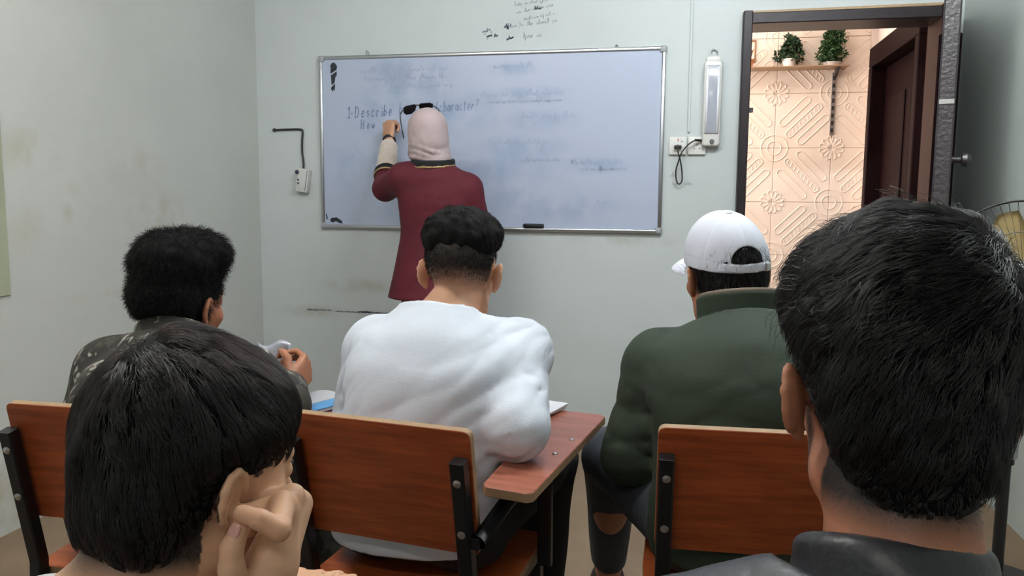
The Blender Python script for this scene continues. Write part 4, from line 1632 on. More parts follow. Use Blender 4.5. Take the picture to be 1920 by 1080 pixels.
def fade3(L):
    x, y, z = L[:, 0], L[:, 1], L[:, 2]
    a = np.clip((z + .066) / .085, 0, 1) ** 1.2
    hairline = np.clip((.030 - y + np.maximum(0, z - .02) * .9) / .02, 0, 1)
    ear = np.clip((np.sqrt(((np.abs(x) - .082) / .016) ** 2 + ((y + .004) / .030) ** 2 + (z / .040) ** 2) - 1) / .25, 0, 1)
    side = np.clip((z + .03 - np.clip(y + .02, 0, 1) * 1.0) / .03 + .4 * (y < -.02), 0, 1)
    return np.where(L[:, 2] > -.12, a * hairline * ear * side, 0)


p3 = Person('person in white sweatshirt with faded curly black hair, writing on a chair tablet', sk, m_skin_tan, .0045, [(sk['wrr'] + V3(-.05, .06, 0), .10, .006), (sk['wrl'] + V3(.05, .05, 0), .09, .007)], fade=fade3)
nb = sk['neck']
p3.top('sweatshirt', m_white_knit, .020, .012, -.04, local=[((-.29, 1.47, .76), .11, 130, .012, 61, (.4, .6, -1)), ((-.34, 1.58, .80), .12, 80, .007, 62, (1, 0, -.5)), ((-.66, 1.60, .78), .14, 80, .005, 63, (1, .3, .6))], wav=[(60, .008, 5, (1, .2, -1.1)), (14, .004, 8, None)], h=.006, body_k=.07, neckcut=-.030, label='white long-sleeved sweatshirt', shoulder=.004,
       folds=[(V3(-.66, 1.475, .60), V3(-.42, 1.47, .80), .006, .008), (V3(-.60, 1.475, .56), V3(-.33, 1.50, .74), .006, .008), (V3(-.56, 1.46, .80), V3(-.42, 1.50, .865), .005, .008), (V3(-.31, 1.54, .80), V3(-.36, 1.50, .66), .010, .012)], sl_flare=.004)
F = Field.cube(nb - .13, nb + V3(.13, .13, .16), .004)
nv = nrmz(hd - p3.mid(.88))
ux = nrmz(np.cross((0, 1, 0), nv))
RN = np.stack([nrmz(np.cross(np.cross(nv, (1, 0, 0)), nv)), np.cross(nv, nrmz(np.cross(np.cross(nv, (1, 0, 0)), nv))), nv], 1)
F.add(RG(nb - nv * .018, (.077, .075, .004), RN, .006), .004)
p3.part('collar', F, m_white_knit)
p3.trousers(m_blackcloth)
p3.shoes(m_shoe)
ho, hf = p3.hair_mass([('el', (0, .002, .088), (.088, .100, .060), .01, None), ('el', (.0, -.045, .070), (.080, .060, .052), .02, None), ('el', (0, .06, .095), (.072, .05, .045), .02, None)], [((0, .13, -.01), (.10, .06, .075), .01)], .004,
                      disp=[(170, .0045, 11), (330, .003, 12)], cuts=[((0, -.1, .022), (0, -.25, -1))])
p3.strands(ho, hf, 11000, lambda l, rg: np.where(l[:, 2] < .040, .014, .032) * rg.uniform(.7, 1.2, len(l)), whorl((0, -.03, .15), .1), m_curl, 3, .00034, 9, lift=.25, clump=.6, clumps=420, curl=1.3, jitter=.6, curlf=1.5)
p3.fuzz(ho, 9000, .009, m_curl, 31, .0003)

# ------------------------------------------------------------------ sitter in green jacket and white cap
hd = V3(.098, 1.80, 1.010)
sk = seated((.150, 1.545, .545), (.135, 1.69, .925), hd, (-22, -3, -3), (-.035, 1.73, .825), (.300, 1.700, .825), (-.082, 1.675, .640), (.375, 1.60, .640), (.03, 1.86, .60), (.24, 1.83, .62), face=-6,
            knees={'l': (-.150, 1.935, .545), 'r': (.24, 1.97, .535)}, ank={'l': (-.175, 2.20, .10)}, bulk=1.06, bow=.035, trap=.80)
sk['_hands'] = hand_prims(sk['wrl'], (.7, .6, -.1), (0, 0, -1), -1, (.3, .4, .3)) + hand_prims(sk['wrr'], (-.7, .6, -.1), (0, 0, -1), 1, (.3, .4, .3))


def fade4(L):
    return np.where((L[:, 2] > -.045) & (L[:, 1] < .02 + L[:, 2] * .2), np.clip((L[:, 2] + .05) / .03, 0, 1), 0) * np.clip((np.sqrt(((np.abs(L[:, 0]) - .082) / .016) ** 2 + ((L[:, 1] + .004) / .030) ** 2 + (L[:, 2] / .040) ** 2) - 1) / .25, 0, 1)


p4 = Person('person in dark green jacket and white baseball cap, seated before the doorway', sk, m_skin_dark, .0045, [(sk['wrl'] + V3(.05, .04, 0), .09, .007)], fade=fade4)
nb = sk['neck']
p4.top('jacket', m_green, .026, .014, -.05, local=[((-.08, 1.66, .70), .13, 75, .008, 64, (.5, .3, -1)), ((.02, 1.56, .72), .14, 70, .009, 65, (.45, .1, -1)), ((.25, 1.56, .72), .14, 70, .010, 66, (-.3, .1, -1))], wav=[(55, .007, 15, (.5, .2, -1)), (15, .003, 18, None)], h=.006, body_k=.07, neckcut=-.035, label='dark green jacket with stand collar', shoulder=.008, sl_flare=.010,
       folds=[(V3(-.09, 1.60, .76), V3(.10, 1.545, .70), .007, .010), (V3(-.02, 1.56, .74), V3(.17, 1.54, .69), .006, .009), (V3(.10, 1.55, .73), V3(.30, 1.56, .72), .006, .009)])
nv = nrmz(hd - p4.mid(.86))
a1 = nrmz(np.cross(np.cross(nv, (1, 0, 0)), nv))
RN = np.stack([a1, np.cross(nv, a1), nv], 1)
F = Field.cube(nb - .15, nb + V3(.15, .15, .18), .004)
nv = nrmz(nv + V3(.0, -.1, 1.6))
a1 = nrmz(np.cross(np.cross(nv, (1, 0, 0)), nv))
RN = np.stack([a1, np.cross(nv, a1), nv], 1)
CN = V3(.127, 1.705, .950)
F.add(RG(CN, (.083, .080, .026), RN, .007), .004)
cl = p4.part('collar', F, m_green)
F = Field.cube(nb - .15, nb + V3(.15, .15, .18), .0035)
F.add(RG(CN + nv * .030, (.0825, .0795, .002), RN, .0060), .004)
p4.part('collar_lining', F, m_collar_in, parent=cl)
p4.trousers(m_denim, .010, stop=.80)
p4.shoes(m_shoe)
ho, hf = p4.hair_mass([('el', (0, -.018, .030), (.0805, .096, .085), .01, None), ('el', (0, -.060, -.018), (.062, .044, .042), .02, None)], [((0, .115, -.03), (.11, .085, .10), .01), ((-.088, 0, -.01), (.022, .028, .042), .006), ((.088, 0, -.01), (.022, .028, .042), .006)], .0045, disp=[(220, .002, 4)], cuts=[((0, 0, -.052), (0, -.2, -1))])
p4.strands(ho, hf, 4500, .02, whorl((0, -.06, .11), .5), m_hair, 4, .0003, 5, lift=.1)
p4.fuzz(ho, 3000, .010, m_hair, 32, .0003)
# cap
RT = rotm(0, 8, 0)
RC4 = p4.R @ RT
cc = p4.T((0, -.010, .028))
TC = lambda q: cc + RC4 @ np.array(q, float)
F = Field.cube(cc - .13, cc + V3(.13, .13, .13), .0022)
F.add(EL(cc, (.0860, .104, .110), RC4), .004)
F.add(EL(TC((0, .03, .03)), (.077, .078, .084), RC4), .02)
F.cut(TC((0, 0, .000)), -RC4[:, 2])


def seams(P):
    q = (P - cc) @ RC4
    th = np.arctan2(q[:, 0], q[:, 1])
    m = np.abs((th + np.pi / 6 * 0 + np.pi) % (np.pi / 3) - np.pi / 6)
    rr = np.sqrt(q[:, 0] ** 2 + q[:, 1] ** 2)
    dist = (np.pi / 6 - m) * rr
    band = np.exp(-((q[:, 2] - .022) / .0018) ** 2) * .0006
    return .0010 * np.exp(-(dist / .0045) ** 2) + band + .0008 * waves(30, 3)(P)


F.disp(seams)
inner = F.v + .005
F.v = np.maximum(F.v, -inner)
# arched opening above the strap
X, Y, Z = np.meshgrid(*F.ax, indexing='ij', sparse=True)
op = EL(TC((0, -.105, .020)), (.036, .05, .036), RC4).ev(X, Y, Z)
pl = (X - TC((0, 0, .021))[0]) * RC4[0, 2] + (Y - TC((0, 0, .021))[1]) * RC4[1, 2] + (Z - TC((0, 0, .021))[2]) * RC4[2, 2]
F.v = np.maximum(F.v, -np.maximum(op, -pl)).astype(np.float32)
m_cap = M('white_cap_cotton', (206, 209, 222), .8, .03, 14, .1, 260)
cap = p4.part('cap', F, m_cap, 1, 'white baseball cap with strap opening at the back')
F = Field.cube(TC((0, .13, 0)) - .12, TC((0, .13, 0)) + .12, .003)
br = EL(TC((0, .125, -.006)), (.078, .076, .10), RC4)
F.add(EL(TC((0, .090, -.055)), (.090, .120, .062), RC4), .003)
F.v = np.maximum(F.v, -(F.v + .004))
F.cut(TC((0, 0, -.030)), -RC4[:, 2])
X, Y, Z = np.meshgrid(*F.ax, indexing='ij', sparse=True)
F.v = np.maximum(F.v, -EL(TC((0, -.006, 0)), (.090, .107, .2), RC4).ev(X, Y, Z)).astype(np.float32)
p4.part('brim', F, m_cap, 1, parent=cap)
F = Field.cube(cc - .145, cc + V3(.145, .145, .15), .003)
F.add(EL(cc, (.0880, .106, .110), RC4), .004)
F.v = np.maximum(F.v, -(F.v + .0045))
F.cut(TC((0, 0, .020)), RC4[:, 2])
F.cut(TC((0, 0, .001)), -RC4[:, 2])
F.cut(TC((0, -.078, 0)), RC4[:, 1])
p4.part('strap', F, m_cap, 0, parent=cap)
mk('buckle', box(tuple(TC((.043, -.099, .011)) - p4.base), (.016, .005, .018), .002, Matrix((RC4 @ rotm(yaw=-24)).tolist())), m_steel, cap)
mk('button', lathe([(.008, 0), (.0075, .004), (.003, .006)], 12, tuple(TC((0, .0, .110)) - p4.base), axis=tuple(RC4[:, 2])), m_cap, cap, autos=50)

# ------------------------------------------------------------------ sitter in camouflage shirt by the left wall
hd = V3(-1.094, 1.590, .932)
sk = seated((-1.050, 1.42, .545), (-1.075, 1.530, .845), hd, (9, -5, 2), (-1.235, 1.535, .790), (-.905, 1.530, .785), (-1.285, 1.50, .60), (-.815, 1.50, .742), (-1.10, 1.72, .60), (-.893, 1.705, .727), face=4, bulk=1.02, bow=.03)
sk['_hands'] = hand_prims(sk['wrr'], (.05, .85, .35), (-.9, -.1, -.1), 1, (.9, 1.0, .6), (.5, .3)) + hand_prims(sk['wrl'], (.5, .8, -.1), (0, 0, -1), -1, (.3, .4, .3))


def fade5(L):
    x, y, z = L[:, 0], L[:, 1], L[:, 2]
    ear = np.clip((np.sqrt(((np.abs(x) - .082) / .016) ** 2 + ((y + .004) / .030) ** 2 + (z / .040) ** 2) - 1) / .25, 0, 1)
    return np.clip((z + .062) / .05, 0, 1) * np.clip((.015 - y + np.maximum(0, z) * .5) / .02, 0, 1) * ear


p5 = Person('person in dark camouflage shirt with thick round black hair, by the left wall', sk, m_skin_dark, .0045, [(sk['wrr'] + V3(.02, .06, .02), .09, .005)], fade=fade5)
p5.top('shirt', m_camo, .022, .020, -.04, wav=[(22, .005, 25, None)], h=.008, label='dark camouflage shirt', cuff=.86)
nb = sk['neck']
nv = nrmz(hd - p5.mid(.86))
a1 = nrmz(np.cross(np.cross(nv, (1, 0, 0)), nv))
F = Field.cube(nb - .14, nb + V3(.14, .14, .16), .005)
F.add(RG(nb + nv * .025, (.078, .076, .014), np.stack([a1, np.cross(nv, a1), nv], 1), .007), .004)
p5.part('collar', F, m_camo)
p5.trousers(m_camo)
p5.shoes(m_shoe)
ho, hf = p5.hair_mass([('el', (.002, -.020, .096), (.094, .098, .076), .01, None), ('el', (-.066, -.020, .004), (.026, .040, .048), .02, None), ('el', (0, -.016, .034), (.083, .102, .090), .02, None), ('el', (.020, .030, .118), (.080, .052, .054), .025, None), ('el', (0, -.048, .024), (.080, .067, .066), .02, None)], [((0, .135, -.005), (.12, .075, .075), .012)], .0045,
                      disp=[(120, .003, 23), (260, .003, 21), (420, .002, 22)], cuts=[((0, -.1, -.018), (0, -.2, -1))])
p5.strands(ho, hf, 14000, .026, whorl((0, -.03, .15), .0), m_curl, 5, .00036, 7, lift=1.3, clump=.35, clumps=900, curl=1.0, jitter=.6, curlf=1.6)
p5.fuzz(ho, 4000, .008, m_curl, 33, .0003)

# ------------------------------------------------------------------ teacher writing at the board
hd = V3(-1.152, 3.560, 1.462)
sk = dict(hip=V3(-1.110, 3.56, .85), neck=V3(-1.120, 3.545, 1.325), head=hd, _hrot=(-32, 2, 0), shl=V3(-1.255, 3.535, 1.262), shr=V3(-.960, 3.560, 1.215), ell=V3(-1.385, 3.640, 1.215), elr=V3(-.905, 3.60, .99), wrl=V3(-1.460, 3.898, 1.457), wrr=V3(-.93, 3.70, .80),
          hpl=V3(-1.185, 3.56, .82), hpr=V3(-1.035, 3.56, .82), knl=V3(-1.20, 3.58, .45), knr=V3(-1.04, 3.57, .45), anl=V3(-1.21, 3.55, .09), anr=V3(-1.03, 3.54, .09), toel=V3(-1.24, 3.70, .035), toer=V3(-1.03, 3.69, .035), _bulk=.92, _bow=.01)
wl = sk['wrl']
sk['_hands'] = hand_prims(wl, (-.10, .25, .95), (.45, .85, -.1), 1, (1.1, 1.1, .6), (.7, .5), 1.08) + hand_prims(sk['wrr'], (-.05, .3, -.9), (-1, 0, 0), -1, (.4, .4, .3), s=.9)
pt_ = Person('teacher in maroon coat and dusty pink headscarf, writing on the whiteboard', sk, m_skin_tan, .006, [(wl + V3(-.0, .02, .06), .10, .004), (sk['wrr'] + V3(0, .02, -.06), .09, .006)], coarse=.014, hs=.97)
k = sk
# coat: fitted torso with a flaring skirt
lo, hi = V3(-1.62, 3.33, .66), V3(-.75, 4.00, 1.50)
F = Field.cube(lo, hi, .008)
F.add(LOFT([(V3(-1.105, 3.555, .695), .235, .165), (V3(-1.105, 3.56, .85), .195, .140), (V3(-1.11, 3.56, 1.02), .158, .118), (V3(-1.11, 3.55, 1.15), .172, .122), (V3(-1.115, 3.545, 1.26), .150, .105), (V3(-1.12, 3.545, 1.325), .085, .080)], (1, 0, 0), cap=1), .03)
for q in 'lr':
    F.add(RC(V3(-1.118, 3.545, 1.265), k['sh' + q], .070, .068), .05)
    F.add(RC(k['sh' + q], k['el' + q], .068, .058), .03)
F.add(RC(k['ell'], k['ell'] + (k['wrl'] - k['ell']) * .26, .058, .052), .02)
F.add(RC(k['elr'], k['elr'] + (k['wrr'] - k['elr']) * .8, .056, .050), .02)
F.cut((0, 0, .712), (0, 0, -1))
w1, w2 = waves(20, 41, dirn=(.3, .3, -1)), waves(22, 42, dirn=(1, .4, 0))
c1 = creases(48, 43, (.2, .3, -1))
F.disp(lambda P: .002 * w1(P) + .007 * c1(P) + .006 * w2(P) * np.clip((1.0 - P[:, 2]) * 3, 0, 1))
coat = pt_.part('coat', F, m_maroon_c, 1, 'maroon knee-length coat')
el_, wr_ = k['ell'], k['wrl']
ax = nrmz(wr_ - el_)
b1 = nrmz(np.cross(ax, (1, 0, 0)))
RA = np.stack([b1, np.cross(ax, b1), ax], 1)
F = Field.cube(np.minimum(el_, wr_) - .10, np.maximum(el_, wr_) + .10, .005)
F.add(RC(el_ + (wr_ - el_) * .36, el_ + (wr_ - el_) * .86, .053, .044), .01)
w3 = waves(120, 5)
F.disp(lambda P: .003 * w3(P))
pt_.part('fleece_cuff', F, m_fluff, 1, 'cream fleece cuff')
for tt, r, mm, nm in ((.30, .056, m_blackcloth, 'cuff_band'), (.24, .058, m_gold, 'gold_braid')):
    F = Field.cube(el_ - .12, el_ + (wr_ - el_) * .5 + .12, .004)
    F.add(RG(el_ + (wr_ - el_) * tt, (r, r, .011 if nm == 'cuff_band' else .003), RA, .004), .003)
    pt_.part(nm, F, mm)
F = Field.cube(wr_ - .08, wr_ + .08, .004)
F.add(RG(wr_ + ax * .006, (.031, .030, .006), RA, .004), .003)
pt_.part('wristband', F, m_black)
pt_.trousers(m_navy, .016)
pt_.shoes(m_shoe)
# headscarf
F = Field.cube(hd - V3(.19, .19, .24), hd + V3(.19, .19, .19), .005)
Rt = pt_.R
for p, r, kk in (((0, -.016, .030), (.090, .110, .091), .01), ((.004, -.030, -.035), (.091, .094, .072), .03), ((0, .02, -.09), (.082, .085, .05), .04)):
    F.add(EL(pt_.T(p), r, Rt), kk)
F.add(RC(pt_.T((0, -.03, -.085)), V3(-1.12, 3.55, 1.350), .072, .086), .02)
F.sub(EL(pt_.T((0, .125, -.02)), (.060, .060, .085), Rt), .012)
# swags gathered under the back of the head
for z0, z1, y0, rr in ((-.050, -.086, -.112, .008), (-.078, -.110, -.100, .008), (-.105, -.122, -.090, .008)):
    arc = [pt_.T((.085 * math.sin(t_), y0 * math.cos(t_ * .95) , z0 + (z1 - z0) * math.cos(t_ - .35) ** 2)) for t_ in np.linspace(-1.35, 1.35, 9)]
    for p_, q_ in zip(arc[:-1], arc[1:]):
        F.add(RC(p_, q_, rr), .010)
c4 = creases(70, 44, (.9, .1, .45))
w4 = waves(40, 45)
F.disp(lambda P: .005 * c4(P) * np.clip((1.50 - P[:, 2]) * 9, .15, 1) + .002 * w4(P))
F.cut((0, 0, 1.318), (0, 0, -1))
pt_.part('headscarf', F, m_scarf, 1, 'dusty pink headscarf wrapped round head and neck')
F = Field.cube(V3(-1.28, 3.38, 1.24), V3(-.96, 3.70, 1.42), .005)
F.add(RG(V3(-1.118, 3.547, 1.333), (.094, .092, .010), rotm(0, 6, 0), .007), .004)
pt_.part('coat_collar', F, m_blackcloth, 1, 'black collar band')
F = Field.cube(V3(-1.28, 3.38, 1.24), V3(-.96, 3.70, 1.42), .004)
F.add(RG(V3(-1.118, 3.545, 1.320), (.099, .097, .002), rotm(0, 6, 0), .0045), .004)
w5 = waves(260, 6)
F.disp(lambda P: .003 * w5(P))
pt_.part('gold_braid', F, m_gold, 1)
# sunglasses pushed up on the headscarf
sg_ = empty('sunglasses', tuple(pt_.T((-.022, .034, .086))), label='black sunglasses pushed up on top of the dusty pink headscarf', cat='sunglasses')
m_glass_b = M('black_lens', (18, 18, 22), .12, .1)
RS = pt_.R @ rotm(-8, 46, -14)
MS = Matrix(RS.tolist())


def locm(bm):
    bmesh.ops.transform(bm, matrix=MS.to_4x4(), verts=bm.verts)
    return bm


for sx in (-1, 1):
    poly = [(sx * x, z) for x, z in ((.006, .014), (.012, .026), (.056, .030), (.072, .022), (.070, -.006), (.058, -.024), (.030, -.028), (.012, -.014))]
    bm = prism(poly if sx > 0 else poly[::-1], -.002, .002, .0008)
    bmesh.ops.rotate(bm, cent=(0, 0, 0), matrix=Matrix.Rotation(math.pi / 2, 3, 'X'), verts=bm.verts)
    bmesh.ops.rotate(bm, cent=(0, 0, 0), matrix=Matrix.Rotation(R_(-sx * 10), 3, 'Z'), verts=bm.verts)
    bmesh.ops.translate(bm, vec=(0, .055, .0), verts=bm.verts)
    mk('lens', locm(bm), m_glass_b, sg_)
    mk('temple', locm(tube(smooth_path([(sx * .062, .046, .014), (sx * .090, .02, .006), (sx * .097, -.045, -.022), (sx * .096, -.075, -.050)], 4), .0026, 6)), m_black, sg_, smooth=True)
mk('bridge', locm(tube(smooth_path([(-.010, .055, .012), (0, .058, .015), (.010, .055, .012)], 3), .003, 6)), m_black, sg_, smooth=True)
# marker in her left hand
hp_ = wl + nrmz((-.10, .25, .95)) * .085 + V3(.02, .035, -.005)
t = empty('marker', tuple(hp_), label='dark purple board marker held in the teacher\'s left hand', cat='marker')
mdir = nrmz((-.15, .80, .42))
m_purple = M('dark_purple_barrel', (52, 40, 74), .35, .05)
mk('barrel', lathe([(.007, -.055), (.0085, -.050), (.0085, .030), (.006, .036)], 12, axis=tuple(mdir)), m_purple, t, autos=40)
mk('tip', lathe([(.004, .036), (.003, .050), (.001, .054)], 8, axis=tuple(mdir)), m_black, t, autos=40)

# ------------------------------------------------------------------ near left boy resting his chin on his hand
hd = V3(-.456, .680, .903)
sk = seated((-.60, .46, .545), (-.515, .590, .785), hd, (30, -10, -3), (-.655, .690, .705), (-.400, .490, .715), (-.70, .80, .66), (-.335, .555, .672), (-.52, .86, .68), (-.362, .611, .798), face=10, bulk=.90, bow=.03)
J = dict(mcpi=(-.334, .652, .901), pipi=(-.322, .609, .896), dipi=(-.345, .601, .907), tipi=(-.363, .603, .910), mcpm=(-.343, .668, .910), pipm=(-.375, .644, .906), dipm=(-.388, .655, .893), mcpr=(-.345, .692, .910), pipr=(-.382, .676, .905), dipr=(-.391, .680, .885),
         mcpp=(-.348, .708, .896), pipp=(-.378, .700, .890), dipp=(-.386, .704, .872), cmc=(-.357, .606, .832), mcpt=(-.374, .597, .862), ipt=(-.374, .598, .880), tipt=(-.369, .605, .896))
J = {a: V3(*b) + V3({'mcp': -.017, 'pip': -.010}.get(a[:3], 0) if a[-1] != 't' else .003, 0, -.002 if a[-1] in 'it' or a == 'cmc' else -.020) for a, b in J.items()}
wr = sk['wrr']
HP = []
for f_, r in (('i', .0104), ('m', .0118), ('r', .0110), ('p', .0095)):
    HP.append((RC(wr + (J['mcp' + f_] - wr) * .12, J['mcp' + f_], .017, .0118), .010))
    HP.append((RC(J['mcp' + f_], J['pip' + f_], r * 1.08, r * 1.0), .004))
    HP.append((RC(J['pip' + f_], J['dip' + f_], r * .98, r * .88), .003))
HP.append((RC(J['dipi'], J['tipi'], .0084, .0078), .003))
HP.append((RC(wr + V3(-.005, -.004, .01), J['mcpt'], .0165, .0112), .010))
HP.append((RC(J['mcpt'], J['ipt'], .0110, .0098), .004))
HP.append((RC(J['ipt'], J['tipt'], .0098, .0084), .003))
HP.append((RC(wr, wr + V3(.006, .03, .05), .020, .022), .012))
HP.append((RC(J['mcpi'] * .5 + wr * .5 + V3(.004, .0, 0), J['mcpi'] + V3(0, .004, -.012), .0175, .0135), .010))
HP.append((RC(J['mcpm'] * .45 + wr * .55 + V3(.004, .0, 0), J['mcpp'], .020, .0125), .012))
sk['_hands'] = HP + hand_prims(sk['wrl'], (.6, .7, 0), (0, 0, -1), -1, (.2, .3, .2))
p1 = Person('boy at near left with straight black hair, chin resting on his fist', sk, m_skin_light, .0035, [(wr + V3(-.01, .03, .05), .085, .0028), (hd + rotm(30, -10, -3) @ V3(.076, -.01, 0), .045, .0024)], coarse=.011, fade=lambda L: np.where((L[:, 2] > -.085) & (L[:, 1] < -.022), np.clip((L[:, 2] + .09) / .03, 0, 1), 0), hs=.92)
p1.top('tee_shirt', m_teegrey, .016, .014, -.03, wav=[(24, .004, 35, None)], h=.008, cuff=.10, label='light grey tee shirt')
p1.trousers(m_denim)
p1.shoes(m_shoe)
# thumb nail, facing the camera
nd = nrmz(J['tipt'] - J['ipt'])
nn = nrmz(V3(-.15, -.95, .25) - nd * (V3(-.15, -.95, .25) @ nd))
F = Field.cube(J['tipt'] - .02, J['tipt'] + .02, .0008)
F.add(EL(J['ipt'] + (J['tipt'] - J['ipt']) * .80 + nn * .0066, (.0062, .0090, .0026), np.stack([np.cross(nd, nn), nd, nn], 1)), .002)
p1.part('thumb_nail', F, M('pink_nail', (196, 146, 134), .3, .04))
ho, hf = p1.hair_mass([('el', (0, -.022, .054), (.088, .100, .102), .01, None), ('el', (0, -.064, -.020), (.070, .050, .066), .025, None), ('el', (0, .030, .076), (.074, .054, .052), .025, None), ('el', (.054, .020, .056), (.032, .044, .034), .02, None), ('el', (-.054, .020, .056), (.032, .044, .034), .02, None)],
                      [((0, .140, -.045), (.12, .085, .098), .012), ((.096, .006, -.022), (.036, .036, .044), .01), ((-.096, .006, -.022), (.036, .036, .044), .01)], .004, disp=[(60, .0035, 31), (140, .0016, 32)], cuts=[((0, -.09, -.088), (0, -.35, -1))])


def len1(l, rg):
    near_ear = np.sqrt((l[:, 1] - .004) ** 2 + (l[:, 2] + .010) ** 2)
    return np.where(l[:, 2] < -.02, .014, np.where((np.abs(l[:, 0]) > .05) & (near_ear < .085), .004 + np.clip(near_ear - .048, 0, 1) * .7, np.where((l[:, 1] > .02) & (l[:, 2] < .07), .020, .045))) * rg.uniform(.7, 1.15, len(l))


p1.strands(ho, hf, 26000, len1, whorl((-.012, -.075, .125), .42), m_hair_b, 7, .00026, 8, lift=.22, jitter=.20, clump=.75, clumps=650)
p1.fuzz(ho, 5000, .006, m_hair_b, 34, .00014)

# ------------------------------------------------------------------ near right sitter
hd = V3(.180, .714, 1.014)
sk = seated((.175, .50, .545), (.182, .650, .850), hd, (-3, -2, 0), (.000, .650, .760), (.335, .655, .640), (-.055, .66, .56), (.42, .66, .56), (.07, .84, .62), (.29, .84, .62), face=0, bulk=1.08, bow=.03, trap=.82)
sk['_hands'] = hand_prims(sk['wrl'], (.6, .7, -.1), (0, 0, -1), -1, (.3, .4, .3)) + hand_prims(sk['wrr'], (-.6, .7, -.1), (0, 0, -1), 1, (.3, .4, .3))


def fade2(L):
    x, y, z = L[:, 0], L[:, 1], L[:, 2]
    ear = np.clip((np.sqrt(((np.abs(x) - .082) / .016) ** 2 + ((y + .004) / .032) ** 2 + (z / .042) ** 2) - 1) / .25, 0, 1)
    nape = np.where((z > -.09) & (y < -.02), np.clip((z + .095) / .03, 0, 1), 0)
    beard = np.clip((.014 - np.abs(y - .030 - (z + .05) * -.5)) / .01, 0, 1) * (z < -.005) * (z > -.115) * (np.abs(x) > .03) * .85
    return np.maximum(nape * ear, beard)


p2 = Person('near right person in black padded jacket with tousled black hair', sk, m_skin_dark, .0035, coarse=.012, fade=fade2, hs=1.0)
p2.top('jacket', m_blackj, .030, .018, -.05, wav=[(60, .010, 45, (0, .1, 1)), (22, .003, 46, None)], h=.0065, label='black padded jacket', extra=[(RC((.12, .64, .845), (.02, .63, .805), .062, .07), .03)])
nb = sk['neck']
nv = nrmz(hd - p2.mid(.84))
a1 = nrmz(np.cross(np.cross(nv, (1, 0, 0)), nv))
F = Field.cube(nb - .16, nb + V3(.16, .16, .18), .004)
F.add(RG(V3(.174, .668, .872), (.070, .071, .024), np.stack([a1, np.cross(nv, a1), nv], 1), .009, flare=-.12), .006)
w6 = waves(70, 47, dirn=(0, .1, 1))
F.disp(lambda P: .0045 * w6(P))
p2.part('collar', F, m_blackj)
p2.trousers(m_blackcloth)
p2.shoes(m_shoe)
ho, hf = p2.hair_mass([('el', (0, -.014, .056), (.0835, .104, .094), .01, None), ('el', (0, -.060, -.012), (.062, .048, .070), .03, None), ('el', (-.020, .046, .086), (.060, .052, .054), .025, None), ('el', (.012, .0, .108), (.066, .074, .050), .02, None)],
                      [((0, .142, -.045), (.13, .085, .105), .012), ((.098, .008, -.022), (.038, .038, .046), .01), ((-.098, .008, -.022), (.038, .038, .046), .01)], .004, disp=[(75, .005, 51), (170, .003, 52)], cuts=[((0, -.09, -.074), (0, -.25, -1))])


def len2(l, rg):
    near_ear = np.sqrt((l[:, 1] - .004) ** 2 + (l[:, 2] + .010) ** 2)
    return np.where(l[:, 2] < -.02, .010, np.where((np.abs(l[:, 0]) > .05) & (near_ear < .085), .004 + np.clip(near_ear - .050, 0, 1) * .6, .038)) * rg.uniform(.5, 1.2, len(l))


def flow2(loc, N):
    d = loc - np.array((.055, -.06, .14))
    d = d / (np.linalg.norm(d, axis=1, keepdims=True) + 1e-6)
    top = np.clip((loc[:, 2:3] - .02) / .08, 0, 1)
    return d + top * np.array((-.55, .15, .1)) + (1 - top) * np.array((-.1, 0, -.7))


p2.strands(ho, hf, 26000, len2, flow2, m_hair, 8, .00027, 8, lift=.28, curl=.0, jitter=.32, clump=.7, clumps=800)
p2.strands(ho, hf, 1500, .035, flow2, m_hair, 9, .00026, 7, lift=.7, jitter=.5, clump=.8, clumps=160, keep=lambda l, r: l[:, 2] > .06)
p2.fuzz(ho, 6000, .006, m_hair, 35, .00014)

# ================================================================== SMALL THINGS ON THE TABLETS
m_paper = M('white_paper', (226, 228, 234), .8, .02)
m_blue = M('blue_book_cover', (78, 138, 188), .45, .15, 14)
m_navyb = M('navy_book_cover', (44, 52, 92), .45, .1)
TB = .6825


def pages(name, c, w, l, th, rz, mats, label, cat, curl=0.):
    t = empty(name, c, rz, label=label, cat=cat)
    return t


t = empty('open_notebook', (-.868, 1.76, TB), R_(-14), label='white open notebook on the left chair tablet, beside the blue book', cat='notebook')
bm = bmesh.new()
nx = 8
for i in range(nx + 1):
    u = i / nx
    zz = .004 + .010 * math.sin(math.pi * u) * (1 - u)
    for y_ in (-.085, .085):
        bm.verts.new((-.05 + .10 * u, y_, zz))
bm.verts.ensure_lookup_table()
for i in range(nx):
    bm.faces.new((bm.verts[2 * i], bm.verts[2 * i + 2], bm.verts[2 * i + 3], bm.verts[2 * i + 1]))
bmesh.ops.solidify(bm, geom=list(bm.faces), thickness=.004)
mk('pages', bm, m_paper, t, autos=40)
t = empty('blue_book', (-.806, 1.715, TB), R_(-24), label='blue book with dark spine edge lying on the left chair tablet', cat='book')
mk('cover', box((0, 0, .010), (.05, .16, .003), .001), m_blue, t)
mk('cover', box((0, 0, .0015), (.05, .16, .003), .001), m_navyb, t)
mk('pages', box((.001, 0, .00575), (.046, .155, .0055)), m_paper, t)
mk('spine', box((-.0255, 0, .00575), (.002, .16, .0115), .0008), m_navyb, t)

t = empty('paper_sheets', (-.345, 1.815, TB), R_(-22), label='stack of white paper sheets on the middle chair tablet under the writer\'s arm', cat='paper')
for i in range(3):
    mk('sheet', box((.003 * i, .002 * i, .003 + .0042 * i), (.15, .115, .0036), .0008, rot=(0, 0, .05 * i)), m_paper, t)

